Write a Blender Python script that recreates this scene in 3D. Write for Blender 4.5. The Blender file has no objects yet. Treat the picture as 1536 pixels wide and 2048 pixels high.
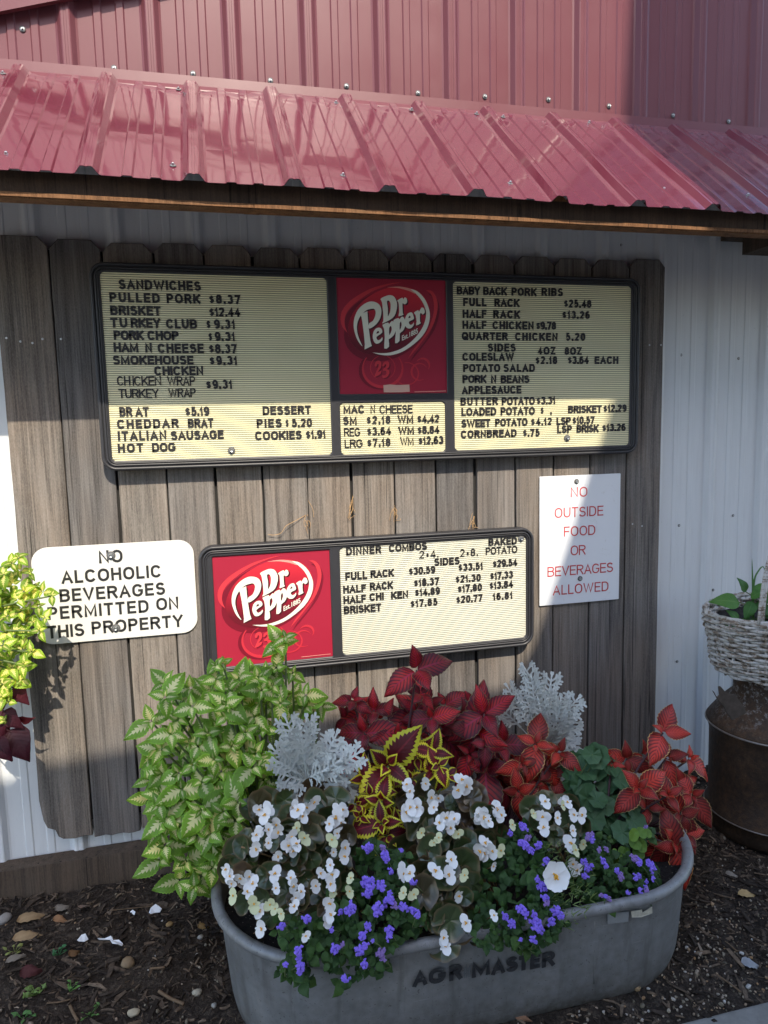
import bpy, math, random
import numpy as np
from mathutils import Vector, Matrix, Quaternion
sc = bpy.context.scene
COL = sc.collection
rad = math.radians

# ------------------------------------------------------------------ camera
EYE = 1.42
CAM = Vector((0.5879, -2.2251, EYE))
YAW, PITCH, ROLL, FPX = 0.232483, 0.115215, -0.024234, 1385.6
_fw0 = Vector((math.sin(YAW), math.cos(YAW), 0)); _rt0 = Vector((math.cos(YAW), -math.sin(YAW), 0)); _up0 = Vector((0, 0, 1))
FWD = math.cos(PITCH) * _fw0 - math.sin(PITCH) * _up0
_up1 = math.cos(PITCH) * _up0 + math.sin(PITCH) * _fw0
RT = math.cos(ROLL) * _rt0 + math.sin(ROLL) * _up1
UP = -math.sin(ROLL) * _rt0 + math.cos(ROLL) * _up1
cam = bpy.data.cameras.new('camera'); cam.sensor_fit = 'HORIZONTAL'; cam.sensor_width = 36.0
cam.lens = FPX / 1536 * 36.0; cam.clip_start = 0.02; cam.clip_end = 500
camo = bpy.data.objects.new('camera', cam); COL.objects.link(camo)
_m = Matrix((RT, UP, -FWD)).transposed().to_4x4(); _m.translation = CAM; camo.matrix_world = _m
sc.camera = camo

# ------------------------------------------------------------------ light
AZ, TANP = rad(4.0), 1.04                      # the sun stands behind the viewer, a little to the right
SUN = Vector((math.tan(AZ), -1.0, TANP)).normalized()
EL = math.asin(SUN.z)
w = bpy.data.worlds.new("World"); sc.world = w; w.use_nodes = True
_bg = w.node_tree.nodes['Background']; _sky = w.node_tree.nodes.new('ShaderNodeTexSky')
_sky.sky_type = 'NISHITA'; _sky.sun_disc = False; _sky.sun_elevation = EL; _sky.sun_rotation = math.pi - AZ
_sky.air_density = 1.0; _sky.dust_density = 1.4; _sky.ozone_density = 1.0
w.node_tree.links.new(_sky.outputs[0], _bg.inputs[0]); _bg.inputs[1].default_value = 0.15
sun = bpy.data.lights.new('sun', 'SUN'); sun.energy = 2.05; sun.angle = rad(0.5); sun.color = (1.0, 0.90, 0.74)
suno = bpy.data.objects.new('sun', sun); COL.objects.link(suno)
suno.rotation_euler = SUN.to_track_quat('Z', 'Y').to_euler(); suno.location = (0, -6, 8)
vs = sc.view_settings; vs.view_transform = 'Standard'; vs.look = 'None'; vs.gamma = 1.0; vs.use_curve_mapping = False
vs.exposure = 1.66
sc.cycles.max_bounces = 8; sc.cycles.diffuse_bounces = 4; sc.cycles.transparent_max_bounces = 8

# ------------------------------------------------------------------ helpers
def ray(px, py):
    return FWD + RT * ((px - 768) / FPX) - UP * ((py - 1024) / FPX)
def at(px, py, y):
    """the point of the upright plane y = const seen at a photo pixel"""
    d = ray(px, py); return CAM + d * ((y - CAM.y) / d.y)
def atz(px, py, z):
    d = ray(px, py); return CAM + d * ((z - CAM.z) / d.z)
def atplane(px, py, o, n):
    d = ray(px, py); return CAM + d * ((o - CAM).dot(n) / d.dot(n))

class G:
    """collects geometry in world coordinates"""
    def __init__(s): s.v = []; s.f = []; s.m = []; s.uv = []; s.r = []; s.has_uv = False
    def add(s, vs_, fs, mat=0, uv=None, rnd=0.0):
        b = len(s.v); s.v.extend([tuple(p) for p in vs_]); s.f.extend([tuple(i + b for i in f) for f in fs])
        s.m.extend([mat] * len(fs)); s.r.extend([rnd] * len(vs_))
        if uv is not None: s.has_uv = True; s.uv.extend(uv)
        else: s.uv.extend([(0, 0)] * len(vs_))
    def box(s, x0, x1, y0, y1, z0, z1, mat=0):
        s.add([(x, y, z) for x in (x0, x1) for y in (y0, y1) for z in (z0, z1)],
              [(0, 1, 3, 2), (4, 6, 7, 5), (0, 4, 5, 1), (2, 3, 7, 6), (0, 2, 6, 4), (1, 5, 7, 3)], mat)
    def bar(s, a, b, wdt, h, up=(0, 0, 1), mat=0):
        a = Vector(a); b = Vector(b); d = (b - a).normalized(); u = Vector(up); sd = d.cross(u).normalized(); u = sd.cross(d)
        vs_ = [p + sd * (i * wdt / 2) + u * (j * h / 2) for p in (a, b) for i, j in ((-1, -1), (1, -1), (1, 1), (-1, 1))]
        s.add(vs_, [(3, 2, 1, 0), (4, 5, 6, 7), (0, 1, 5, 4), (1, 2, 6, 5), (2, 3, 7, 6), (3, 0, 4, 7)], mat)
    def tube(s, path, r, n=6, closed=False, mat=0, rnd=0.0):
        P = [Vector(p) for p in path]; k = len(P); R = r if hasattr(r, '__len__') else [r] * k
        vs_ = []; prev = None
        for i, p in enumerate(P):
            t = (P[(i + 1) % k] - P[i - 1]) if closed else (P[min(i + 1, k - 1)] - P[max(i - 1, 0)])
            t.normalize()
            if prev is None: a = t.cross(Vector((0.13, 0.2, 1)) if abs(t.z) < .9 else Vector((1, 0.1, 0))).normalized()
            else:
                a = prev - t * prev.dot(t)
                a = a.normalized() if a.length > 1e-6 else t.orthogonal().normalized()
            prev = a; b = t.cross(a)
            for j in range(n):
                q = 2 * math.pi * j / n; vs_.append(p + (a * math.cos(q) + b * math.sin(q)) * R[i])
        fs = []
        for i in range(k if closed else k - 1):
            i2 = (i + 1) % k
            for j in range(n):
                j2 = (j + 1) % n; fs.append((i * n + j, i * n + j2, i2 * n + j2, i2 * n + j))
        if not closed: fs += [tuple(range(n - 1, -1, -1)), tuple(range((k - 1) * n, k * n))]
        s.add(vs_, fs, mat, None, rnd)
    def loops(s, L, closed=True, cap0=False, cap1=False, mat=0):
        n = len(L[0]); vs_ = [p for l in L for p in l]; fs = []
        for i in range(len(L) - 1):
            for j in range(n if closed else n - 1):
                j2 = (j + 1) % n; fs.append((i * n + j, i * n + j2, (i + 1) * n + j2, (i + 1) * n + j))
        if cap0: fs.append(tuple(range(n - 1, -1, -1)))
        if cap1: fs.append(tuple(range((len(L) - 1) * n, len(L) * n)))
        s.add(vs_, fs, mat)
    def lathe(s, prof, c, n=40, mat=0, cap0=False, cap1=False, sx=1, sy=1):
        s.loops([[(c[0] + r * sx * math.cos(2 * math.pi * j / n), c[1] + r * sy * math.sin(2 * math.pi * j / n), c[2] + z) for j in range(n)] for r, z in prof], True, cap0, cap1, mat)
    def blob(s, c, r, rng, sq=(1, 1, 1), rough=.2, mat=0, rnd=0.0, sub=1):
        vs_, fs = ICO[sub]
        rot = Quaternion(Vector((rng.uniform(-1, 1), rng.uniform(-1, 1), rng.uniform(-1, 1))), rng.uniform(0, 6.28)).to_matrix()
        out = []
        for v in vs_:
            k = 1 + rng.uniform(-rough, rough); p = rot @ Vector((v[0] * sq[0] * k * r, v[1] * sq[1] * k * r, v[2] * sq[2] * k * r)); out.append(Vector(c) + p)
        s.add(out, fs, mat, None, rnd)
    def obj(s, name, mats, parent=None, smooth=False, loc=None):
        off = Vector(loc) if loc is not None else Vector((0, 0, 0))
        me = bpy.data.meshes.new(name)
        me.from_pydata([(v[0] - off.x, v[1] - off.y, v[2] - off.z) for v in s.v], [], s.f)
        mats = mats if isinstance(mats, (list, tuple)) else [mats]
        for m in mats: me.materials.append(m)
        if len(mats) > 1: me.polygons.foreach_set('material_index', s.m)
        if smooth: me.polygons.foreach_set('use_smooth', [True] * len(s.f))
        if s.has_uv:
            ul = me.uv_layers.new(name='UVMap'); li = np.zeros(len(me.loops), dtype=np.int32); me.loops.foreach_get('vertex_index', li)
            ul.data.foreach_set('uv', np.array(s.uv, dtype=np.float32)[li].ravel())
        if any(s.r):
            at_ = me.attributes.new('rnd', 'FLOAT', 'POINT'); at_.data.foreach_set('value', np.array(s.r, dtype=np.float32))
        me.update()
        o = bpy.data.objects.new(name, me); COL.objects.link(o)
        if parent is not None: o.parent = parent
        o.location = off - (wloc(parent) if parent is not None else Vector((0, 0, 0)))
        return o
def wloc(o):
    p = Vector((0, 0, 0))
    while o is not None: p = p + o.location; o = o.parent
    return p
def tag(o, label=None, cat=None, group=None, kind=None):
    if label: o['label'] = label
    if cat: o['category'] = cat
    if group: o['group'] = group
    if kind: o['kind'] = kind
    return o
def thing(name, label, cat, loc, group=None):
    o = bpy.data.objects.new(name, None); o.empty_display_size = .05; COL.objects.link(o); o.location = loc
    return tag(o, label, cat, group)
def copy_part(src, parent, world, rot=None, scale=None):
    c = src.copy(); COL.objects.link(c); c.parent = parent; c.location = Vector(world) - (wloc(parent) if parent else Vector((0, 0, 0)))
    if rot is not None: c.rotation_euler = rot
    if scale is not None: c.scale = (scale,) * 3 if not hasattr(scale, '__len__') else scale
    return c

def _ico(sub):
    import bmesh
    bm = bmesh.new(); bmesh.ops.create_icosphere(bm, subdivisions=sub, radius=1.0)
    r = ([tuple(v.co) for v in bm.verts], [tuple(v.index for v in f.verts) for f in bm.faces]); bm.free(); return r
ICO = {1: _ico(1), 2: _ico(2)}

# ------------------------------------------------------------------ materials
class N:
    def __init__(s, name):
        s.mat = bpy.data.materials.new(name); s.mat.use_nodes = True; s.t = s.mat.node_tree
        s.b = s.t.nodes['Principled BSDF']; s.out = s.t.nodes['Material Output']
    def n(s, typ, **kw):
        d = s.t.nodes.new(typ)
        for k, v in kw.items():
            if k[0] == 'i' and k[1:].isdigit(): s.set(d.inputs[int(k[1:])], v)
            else: setattr(d, k, v)
        return d
    def set(s, inp, v):
        if isinstance(v, bpy.types.NodeSocket): s.t.links.new(v, inp)
        elif isinstance(v, bpy.types.Node): s.t.links.new(v.outputs[0], inp)
        else: inp.default_value = v
    def math(s, op, a, b=0.0, c=0.0): return s.n('ShaderNodeMath', operation=op, i0=a, i1=b, i2=c).outputs[0]
    def noise(s, vec, scale, detail=4, rough=.55, dist=0.0):
        d = s.n('ShaderNodeTexNoise'); s.set(d.inputs['Vector'], vec); d.inputs['Scale'].default_value = scale
        d.inputs['Detail'].default_value = detail; d.inputs['Roughness'].default_value = rough; d.inputs['Distortion'].default_value = dist
        return d.outputs[0]
    def ramp(s, fac, stops, interp='LINEAR'):
        d = s.n('ShaderNodeValToRGB'); d.color_ramp.interpolation = interp; e = d.color_ramp.elements
        while len(e) < len(stops): e.new(.5)
        for k, (p, c) in enumerate(stops):
            e[k].position = p; e[k].color = (c, c, c, 1) if not hasattr(c, '__len__') else (*c, 1)
        s.set(d.inputs[0], fac); return d.outputs[0]
    def mix(s, f, a, b, mode='MIX'):
        d = s.n('ShaderNodeMix', data_type='RGBA', blend_type=mode)
        for i, v in ((0, f), (6, a), (7, b)):
            if isinstance(v, tuple) and len(v) == 3: v = (*v, 1)
            s.set(d.inputs[i], v)
        return d.outputs[2]
    def coord(s, which='Object', scale=(1, 1, 1), off=None):
        tc = s.n('ShaderNodeTexCoord').outputs[which]; mp = s.n('ShaderNodeMapping'); s.set(mp.inputs[0], tc); mp.inputs['Scale'].default_value = scale
        if off is not None: s.set(mp.inputs['Location'], off)
        return mp.outputs[0]
    def bump(s, h, strength=.3, dist=.01):
        d = s.n('ShaderNodeBump'); d.inputs['Strength'].default_value = strength; d.inputs['Distance'].default_value = dist
        s.set(d.inputs['Height'], h); s.set(s.b.inputs['Normal'], d.outputs[0])
    def base(s, c): s.set(s.b.inputs['Base Color'], (*c, 1) if isinstance(c, tuple) else c)
    def p(s, **kw):
        for k, v in kw.items(): s.set(s.b.inputs[k.replace('_', ' ')], v)
        return s
def plain(name, c, rough=.6, metal=0.0, spec=.5, var=.12, sc_=30):
    m = N(name); v = m.coord()
    f = m.noise(v, sc_, 5, .6)
    m.base(m.mix(f, tuple(x * (1 - var) for x in c), tuple(min(1, x * (1 + var)) for x in c)))
    m.p(Roughness=rough, Metallic=metal); m.b.inputs['Specular IOR Level'].default_value = spec
    return m.mat

def wood(name, dark, light, warm, seed=0.0, rough=.85):
    m = N(name); oi = m.n('ShaderNodeObjectInfo')
    rv = m.n('ShaderNodeCombineXYZ', i0=m.math('MULTIPLY', oi.outputs['Random'], 37.0), i1=m.math('MULTIPLY', oi.outputs['Random'], 11.0), i2=m.math('MULTIPLY', oi.outputs['Random'], 53.0)).outputs[0]
    v = m.coord('Object', (1, 1, 1), rv)
    def sc3(x, y, z):
        q = m.n('ShaderNodeMapping'); m.set(q.inputs[0], v); q.inputs['Scale'].default_value = (x, y, z); return q.outputs[0]
    warp = m.noise(sc3(5, 5, 1.2), 1.0, 2, .5)
    wx = m.math('MULTIPLY', warp, 0.5)
    big = m.n('ShaderNodeVectorMath', operation='ADD', i0=sc3(16, 16, .55)).outputs[0]
    bigv = m.n('ShaderNodeVectorMath', operation='ADD'); m.set(bigv.inputs[0], sc3(16, 16, .55)); m.set(bigv.inputs[1], m.n('ShaderNodeCombineXYZ', i0=wx, i1=0.0, i2=0.0).outputs[0])
    grain = m.noise(bigv.outputs[0], 2.2, 5, .6, .6)
    fine = m.noise(sc3(220, 220, 5), 1.0, 4, .7)
    speck = m.noise(sc3(420, 420, 160), 1.0, 2, .6)
    blot = m.noise(sc3(6, 6, 2.5), 1.0, 4, .6)
    g2 = m.math('ADD', m.math('MULTIPLY', grain, .42), m.math('ADD', m.math('MULTIPLY', fine, .38), m.math('MULTIPLY', speck, .20)))
    c = m.ramp(g2, [(.36, dark), (.49, tuple((a + b) * .5 for a, b in zip(dark, light))), (.62, light)])
    c = m.mix(m.ramp(blot, [(.40, 0.0), (.68, .75)]), c, m.mix(1.0, c, warm, 'MULTIPLY'))
    spl = m.noise(sc3(95, 95, 1.1), 1.0, 3, .5, .3); c = m.mix(m.ramp(spl, [(.66, 0.0), (.70, .85)]), c, tuple(x * .35 for x in dark))
    wash = m.noise(sc3(14, 14, .8), 1.0, 4, .6); c = m.mix(m.ramp(wash, [(.55, 0.0), (.75, .35)]), c, tuple(min(1, x * 1.25) for x in light))
    # knots: a few dark eyes with rings
    vo = m.n('ShaderNodeTexVoronoi'); m.set(vo.inputs['Vector'], sc3(9.5, 0.01, 3.2)); vo.inputs['Scale'].default_value = 1.0; vo.inputs['Randomness'].default_value = 1.0
    kd = m.ramp(vo.outputs['Distance'], [(.02, 1.0), (.04, .45), (.055, .75), (.085, 0.0)])
    c = m.mix(m.math('MULTIPLY', kd, .85), c, tuple(x * .4 for x in dark))
    tint = m.ramp(oi.outputs['Random'], [(0.0, (.70, .70, .72)), (.3, (1.08, 1.03, .97)), (.6, (.84, .83, .84)), (.8, (1.18, 1.12, 1.05)), (1.0, (.95, .90, .85))])
    m.base(m.mix(1.0, c, tint, 'MULTIPLY')); m.p(Roughness=rough); m.b.inputs['Specular IOR Level'].default_value = .25
    m.bump(m.math('ADD', m.math('MULTIPLY', fine, .6), m.math('ADD', m.math('MULTIPLY', grain, .8), m.math('MULTIPLY', speck, .5))), .55, .004)
    return m.mat

M = {}
M['picket'] = wood('weathered_wood', (.060, .056, .053), (.258, .240, .222), (1.08, .95, .84))
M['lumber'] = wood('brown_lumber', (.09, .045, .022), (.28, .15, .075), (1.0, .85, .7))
M['fascia'] = wood('shaded_fascia', (.035, .024, .018), (.095, .062, .042), (1.0, .9, .8))  # fascia colour darkened to carry the shadow of the roof overhang
M['old_lumber'] = wood('old_lumber', (.04, .032, .026), (.12, .095, .075), (1.0, .9, .8))
def painted(name, c, rough, var, dirt, coat=0.0):
    m = N(name); v = m.coord()
    f = m.noise(v, 2.0, 5, .6); g = m.noise(m.coord('Object', (60, 60, 4)), 1.0, 4, .6)
    col = m.mix(f, tuple(x * (1 - var) for x in c), tuple(min(1, x * (1 + var)) for x in c))
    col = m.mix(m.ramp(g, [(.5, 0.0), (.8, dirt)]), col, tuple(x * .55 for x in c))
    sp = m.noise(v, 160, 2, .5); col = m.mix(m.ramp(sp, [(.72, 0.0), (.76, .35)]), col, tuple(x * .35 for x in c))
    m.base(col); m.p(Roughness=m.ramp(m.noise(v, 5, 4, .6), [(.3, rough * .85), (.7, rough * 1.2)]))
    m.b.inputs['Specular IOR Level'].default_value = .5 if coat else .28
    m.b.inputs['Coat Weight'].default_value = coat; m.b.inputs['Coat Roughness'].default_value = .07
    m.bump(m.noise(m.coord('Object', (3, 3, 1.3)), 2.0, 3, .5), .12, .01)
    return m.mat
M['white_metal'] = painted('white_siding_paint', (.66, .68, .69), .38, .05, .18)
M['red_metal'] = painted('burgundy_paint', (.135, .044, .052), .36, .06, .10, .0)
M['red_roof'] = painted('burgundy_roof_paint', (.118, .020, .034), .17, .08, .16, 1.0)
M['zinc'] = plain('zinc_screw', (.45, .46, .46), .38, .9)
M['rubber'] = plain('washer_rubber', (.10, .10, .10), .7)
M['black_plastic'] = plain('black_frame_plastic', (.030, .030, .034), .42, 0, .5, .25, 14)
M['letter'] = plain('black_letter_plastic', (.016, .015, .016), .5)
M['sign_black'] = plain('black_sign_ink', (.02, .02, .02), .5)
M['sign_red'] = plain('red_sign_ink', (.50, .045, .05), .5)
M['straw'] = plain('dry_straw', (.42, .26, .12), .8)
def boardplastic(name, c, c2):
    m = N(name); v = m.coord(); f = m.noise(v, 3.0, 3, .5)
    col = m.mix(m.ramp(f, [(.3, 0.0), (.7, 1.0)]), c, c2)
    st = m.noise(v, 9.0, 2, .4, 1.5); col = m.mix(m.ramp(st, [(.74, 0.0), (.82, .35)]), col, (.45, .27, .16))
    m.base(col); m.p(Roughness=.45); m.b.inputs['Specular IOR Level'].default_value = .35
    return m.mat
M['cream'] = boardplastic('cream_letterboard', (.72, .67, .42), (.79, .75, .50))
M['cream_pale'] = boardplastic('pale_letterboard', (.66, .64, .50), (.73, .72, .60))
M['groove'] = plain('letterboard_groove', (.11, .10, .06), .8)
def whitesign(name, c):
    m = N(name); v = m.coord(); col = m.mix(m.noise(v, 6, 5, .6), tuple(x * .93 for x in c), c)
    sm = m.noise(v, 14, 6, .75, 2.0); col = m.mix(m.ramp(sm, [(.60, 0.0), (.70, .38)]), col, (.44, .41, .36))
    m.base(col); m.p(Roughness=.4); return m.mat
M['white_sign'] = whitesign('white_aluminium_sign', (.70, .69, .65))
M['white_sign2'] = whitesign('white_plastic_sign', (.74, .76, .79))
# ------------------------------------------------------------------ stroke lettering
def _arc(cx, cy, rx, ry, a0, a1, n=7):
    return [(cx + rx * math.cos(rad(a0 + (a1 - a0) * i / n)), cy + ry * math.sin(rad(a0 + (a1 - a0) * i / n))) for i in range(n + 1)]
_O = _arc(.5, .62, .5, .38, 0, 180, 8) + _arc(.5, .38, .5, .38, 180, 360, 8)
GL = {
 'A': (.80, [[(0, 0), (.5, 1), (1, 0)], [(.2, .32), (.8, .32)]]),
 'B': (.74, [[(0, .0), (0, 1), (.6, 1)] + _arc(.6, .77, .36, .23, 90, -90, 6)[1:] + [(0, .54)], [(.6, .54)] + _arc(.6, .27, .4, .27, 90, -90, 6)[1:] + [(0, 0)]]),
 'C': (.78, [_arc(.5, .64, .5, .36, 25, 180, 8) + _arc(.5, .36, .5, .36, 180, 335, 8)]),
 'D': (.76, [[(0, 0), (0, 1), (.48, 1)] + _arc(.48, .62, .52, .38, 90, 0, 5)[1:] + _arc(.48, .38, .52, .38, 0, -90, 5) + [(0, 0)]]),
 'E': (.66, [[(1, 1), (0, 1), (0, 0), (1, 0)], [(0, .52), (.9, .52)]]),
 'F': (.62, [[(1, 1), (0, 1), (0, 0)], [(0, .5), (.88, .5)]]),
 'G': (.80, [_arc(.5, .64, .5, .36, 28, 180, 8) + _arc(.5, .36, .5, .36, 180, 360, 8) + [(1, .48), (.55, .48)]]),
 'H': (.74, [[(0, 0), (0, 1)], [(1, 0), (1, 1)], [(0, .52), (1, .52)]]),
 'I': (.20, [[(.5, 0), (.5, 1)]]),
 'J': (.6, [[(1, 1), (1, .33)] + _arc(.5, .33, .5, .33, 0, -180, 7)]),
 'K': (.76, [[(0, 0), (0, 1)], [(1, 1), (0, .36)], [(.32, .58), (1, 0)]]),
 'L': (.60, [[(0, 1), (0, 0), (1, 0)]]),
 'M': (.88, [[(0, 0), (0, 1), (.5, .12), (1, 1), (1, 0)]]),
 'N': (.74, [[(0, 0), (0, 1), (1, 0), (1, 1)]]),
 'O': (.82, [_O + [_O[0]]]),
 'P': (.70, [[(0, 0), (0, 1), (.6, 1)] + _arc(.6, .74, .4, .26, 90, -90, 7)[1:] + [(0, .48)]]),
 'Q': (.82, [_O + [_O[0]], [(.55, .3), (1, -.02)]]),
 'R': (.74, [[(0, 0), (0, 1), (.6, 1)] + _arc(.6, .76, .4, .24, 90, -90, 7)[1:] + [(0, .52)], [(.55, .5), (1, 0)]]),
 'S': (.70, [_arc(.5, .76, .46, .24, 20, 180, 7) + _arc(.5, .74, .46, .22, 180, 245, 3) + _arc(.5, .28, .5, .26, 65, 0, 3) + _arc(.5, .26, .5, .26, 0, -165, 8)]),
 'T': (.68, [[(0, 1), (1, 1)], [(.5, 1), (.5, 0)]]),
 'U': (.74, [[(0, 1), (0, .36)] + _arc(.5, .36, .5, .36, 180, 360, 9) + [(1, 1)]]),
 'V': (.78, [[(0, 1), (.5, 0), (1, 1)]]),
 'W': (1.12, [[(0, 1), (.25, 0), (.5, .95), (.75, 0), (1, 1)]]),
 'X': (.76, [[(0, 0), (1, 1)], [(0, 1), (1, 0)]]),
 'Y': (.76, [[(0, 1), (.5, .45), (1, 1)], [(.5, .45), (.5, 0)]]),
 'Z': (.66, [[(0, 1), (1, 1), (0, 0), (1, 0)]]),
 '0': (.62, [_O + [_O[0]]]),
 '1': (.36, [[(0, .74), (.75, 1), (.75, 0)]]),
 '2': (.62, [_arc(.5, .72, .48, .28, 170, -20, 8) + [(.0, 0), (1, 0)]]),
 '3': (.62, [_arc(.48, .76, .44, .24, 160, -90, 8) + [], _arc(.48, .27, .52, .27, 80, -160, 9)]),
 '4': (.64, [[(.72, 0), (.72, 1), (0, .26), (1, .26)]]),
 '5': (.62, [[(.92, 1), (.2, 1), (.1, .5)] + _arc(.48, .32, .52, .32, 120, -155, 10)]),
 '6': (.62, [_arc(.52, .66, .48, .34, 40, 180, 6) + [(.02, .4)] + _arc(.5, .3, .5, .3, 180, -180, 12)]),
 '7': (.60, [[(0, 1), (1, 1), (.35, 0)]]),
 '8': (.62, [_arc(.5, .77, .43, .23, 0, 360, 12), _arc(.5, .27, .5, .27, 0, 360, 12)]),
 '9': (.62, [_arc(.5, .7, .5, .3, 0, 360, 12), [(1, .7), (1, .45)] + _arc(.5, .34, .5, .34, 0, -140, 6)]),
 '$': (.58, [_arc(.5, .70, .5, .20, 15, 180, 6) + _arc(.5, .69, .5, .18, 180, 245, 3) + _arc(.5, .31, .5, .19, 65, 0, 3) + _arc(.5, .30, .5, .20, 0, -165, 7), [(.5, 1.06), (.5, -.06)]]),
 '.': (.20, [[(.5, -.02), (.5, .06)]]),
 '*': (.40, [[(0, .40), (1, .40)], [(.5, .62), (.25, .14)], [(.5, .62), (.75, .14)]]),
 ' ': (.40, []),
}
def ribbon(pts, t, close=False):
    P = [Vector((a, b)) for a, b in pts]; Q = [P[0]]
    for p in P[1:]:
        if (p - Q[-1]).length > t * .08: Q.append(p)
    P = Q; closed = (P[0] - P[-1]).length < t * .2 and len(P) > 3
    if closed: P = P[:-1]
    n = len(P); out = []
    for i in range(n):
        a = P[i - 1] if (closed or i) else None; b = P[(i + 1) % n] if (closed or i < n - 1) else None
        d1 = (P[i] - a).normalized() if a is not None else None; d2 = (b - P[i]).normalized() if b is not None else None
        d1 = d1 or d2; d2 = d2 or d1
        n1 = Vector((-d1.y, d1.x)); n2 = Vector((-d2.y, d2.x)); m = n1 + n2
        if m.length < .3: m = n1.copy(); k = 1.0
        else: m.normalize(); k = min(1.0 / max(.2, m.dot(n1)), 1.6)
        out.append((P[i] + m * (t * k / 2), P[i] - m * (t * k / 2)))
    return out, closed
def word(g, text, x0, x1, yb, fr, cap, thick=.2, conv=None, lift=.0022, depth=None, gapmin=.04, mat=0, squeeze=None):
    """fr = (origin, ex, ez, n): plane of the writing; x0,x1,yb photo pixels of the word; cap height in metres"""
    o, ex, ez, nn = fr
    if conv: sx, ox, oy = conv; x0 = x0 / sx + ox; x1 = x1 / sx + ox; yb = yb / sx + oy
    xm = (x0 + x1) / 2
    pm = atplane(xm, yb, o, nn) - o; zb = pm.dot(ez)
    a = (atplane(x0, yb, o, nn) - o).dot(ex); b = (atplane(x1, yb, o, nn) - o).dot(ex)
    W = b - a; t = thick * cap
    ws = []
    for ch in text:
        wd = GL[ch][0] * cap
        if ch == '$': wd = .56 * cap
        if ch in 'I.': wd = t * 1.02
        ws.append(wd)
    tot = sum(ws); n = len(ws); gap = (W - tot) / max(1, n - 1)
    gm = gapmin * cap
    if n == 1: kx = min(1.25, max(.6, W / tot)); gap = 0; a = (a + b) / 2 - tot * kx / 2
    elif gap < gm: kx = (W - gm * (n - 1)) / tot; gap = gm
    elif gap > .22 * cap and ' ' not in text: kx = min(1.12, (W - .2 * cap * (n - 1)) / tot); gap = (W - tot * kx) / (n - 1)
    else: kx = 1.0
    x = a; lay = 0
    for ch, wd in zip(text, ws):
        wd *= kx; h = cap * (.93 if ch == '$' else 1.0)
        for st in GL[ch][1]:
            pts = []
            for (u, v_) in st:
                pts.append((t / 2 + u * max(1e-5, wd - t), t / 2 + v_ * (h - t)))
            # straight ends reach the cap line
            tt = t * (.72 if ch == '$' else 1)
            fix = []
            for k, (u, v_) in enumerate(pts):
                if k in (0, len(pts) - 1) and ch not in 'SC$23569G08O*':
                    q = pts[1] if k == 0 else pts[-2]; d = Vector((u - q[0], v_ - q[1]))
                    if d.length > 1e-6: d.normalize(); u += d.x * t / 2; v_ += d.y * t / 2
                fix.append((u, v_))
            rb, cl = ribbon(fix, tt)
            L = lift + (lay % 5) * .00012; lay += 1
            n_ = len(rb); vs_ = []
            for (p, q) in rb:
                for (s2, LL) in ((p, L), (q, L), (q, 0.0), (p, 0.0)):
                    vs_.append(o + ex * (x + s2.x) + ez * (zb + s2.y) + nn * LL)
            fs = []
            for i in range(n_ if cl else n_ - 1):
                i2 = (i + 1) % n_
                for e in range(3):
                    e0 = (0, 1, 3)[e]; e1 = (1, 2, 0)[e]
                    fs.append((i * 4 + e0, i2 * 4 + e0, i2 * 4 + e1, i * 4 + e1))
            if not cl: fs += [(0, 1, 2, 3), ((n_ - 1) * 4 + 3, (n_ - 1) * 4 + 2, (n_ - 1) * 4 + 1, (n_ - 1) * 4)]
            g.add(vs_, fs, mat)
        x += wd + gap

# ------------------------------------------------------------------ filled outlines
def filled(name, outlines, mat, parent, to_world, depth=.0004, bevel=0.0, loc=None, res=0):
    cu = bpy.data.curves.new(name, 'CURVE'); cu.dimensions = '2D'; cu.fill_mode = 'BOTH'; cu.extrude = depth; cu.bevel_depth = bevel; cu.bevel_resolution = 2
    cu.offset = -bevel
    for ol in outlines:
        sp = cu.splines.new('POLY'); sp.points.add(len(ol) - 1); sp.use_cyclic_u = True
        for k, (a, b) in enumerate(ol): sp.points[k].co = (a, b, 0, 1)
    o = bpy.data.objects.new(name, cu); COL.objects.link(o)
    dg = bpy.context.evaluated_depsgraph_get(); me = bpy.data.meshes.new_from_object(o.evaluated_get(dg)); bpy.data.objects.remove(o); bpy.data.curves.remove(cu)
    me.name = name
    me.transform(to_world); me.materials.clear(); me.materials.append(mat)
    off = Vector(loc) if loc is not None else (wloc(parent) if parent else Vector((0, 0, 0)))
    me.transform(Matrix.Translation(-off))
    ob = bpy.data.objects.new(name, me); COL.objects.link(ob); ob.parent = parent
    ob.location = off - (wloc(parent) if parent else Vector((0, 0, 0)))
    return ob
def upright(y):   # curve xy -> world x,z facing -y at depth y
    return Matrix(((1, 0, 0, 0), (0, 0, -1, y), (0, 1, 0, 0), (0, 0, 0, 1)))
def rrect(x0, x1, z0, z1, r, n=6):
    o = []
    for cx, cz, a in ((x1 - r, z1 - r, 0), (x0 + r, z1 - r, 90), (x0 + r, z0 + r, 180), (x1 - r, z0 + r, 270)):
        for i in range(n + 1): q = rad(a + 90 * i / n); o.append((cx + r * math.cos(q), cz + r * math.sin(q)))
    return o
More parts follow.
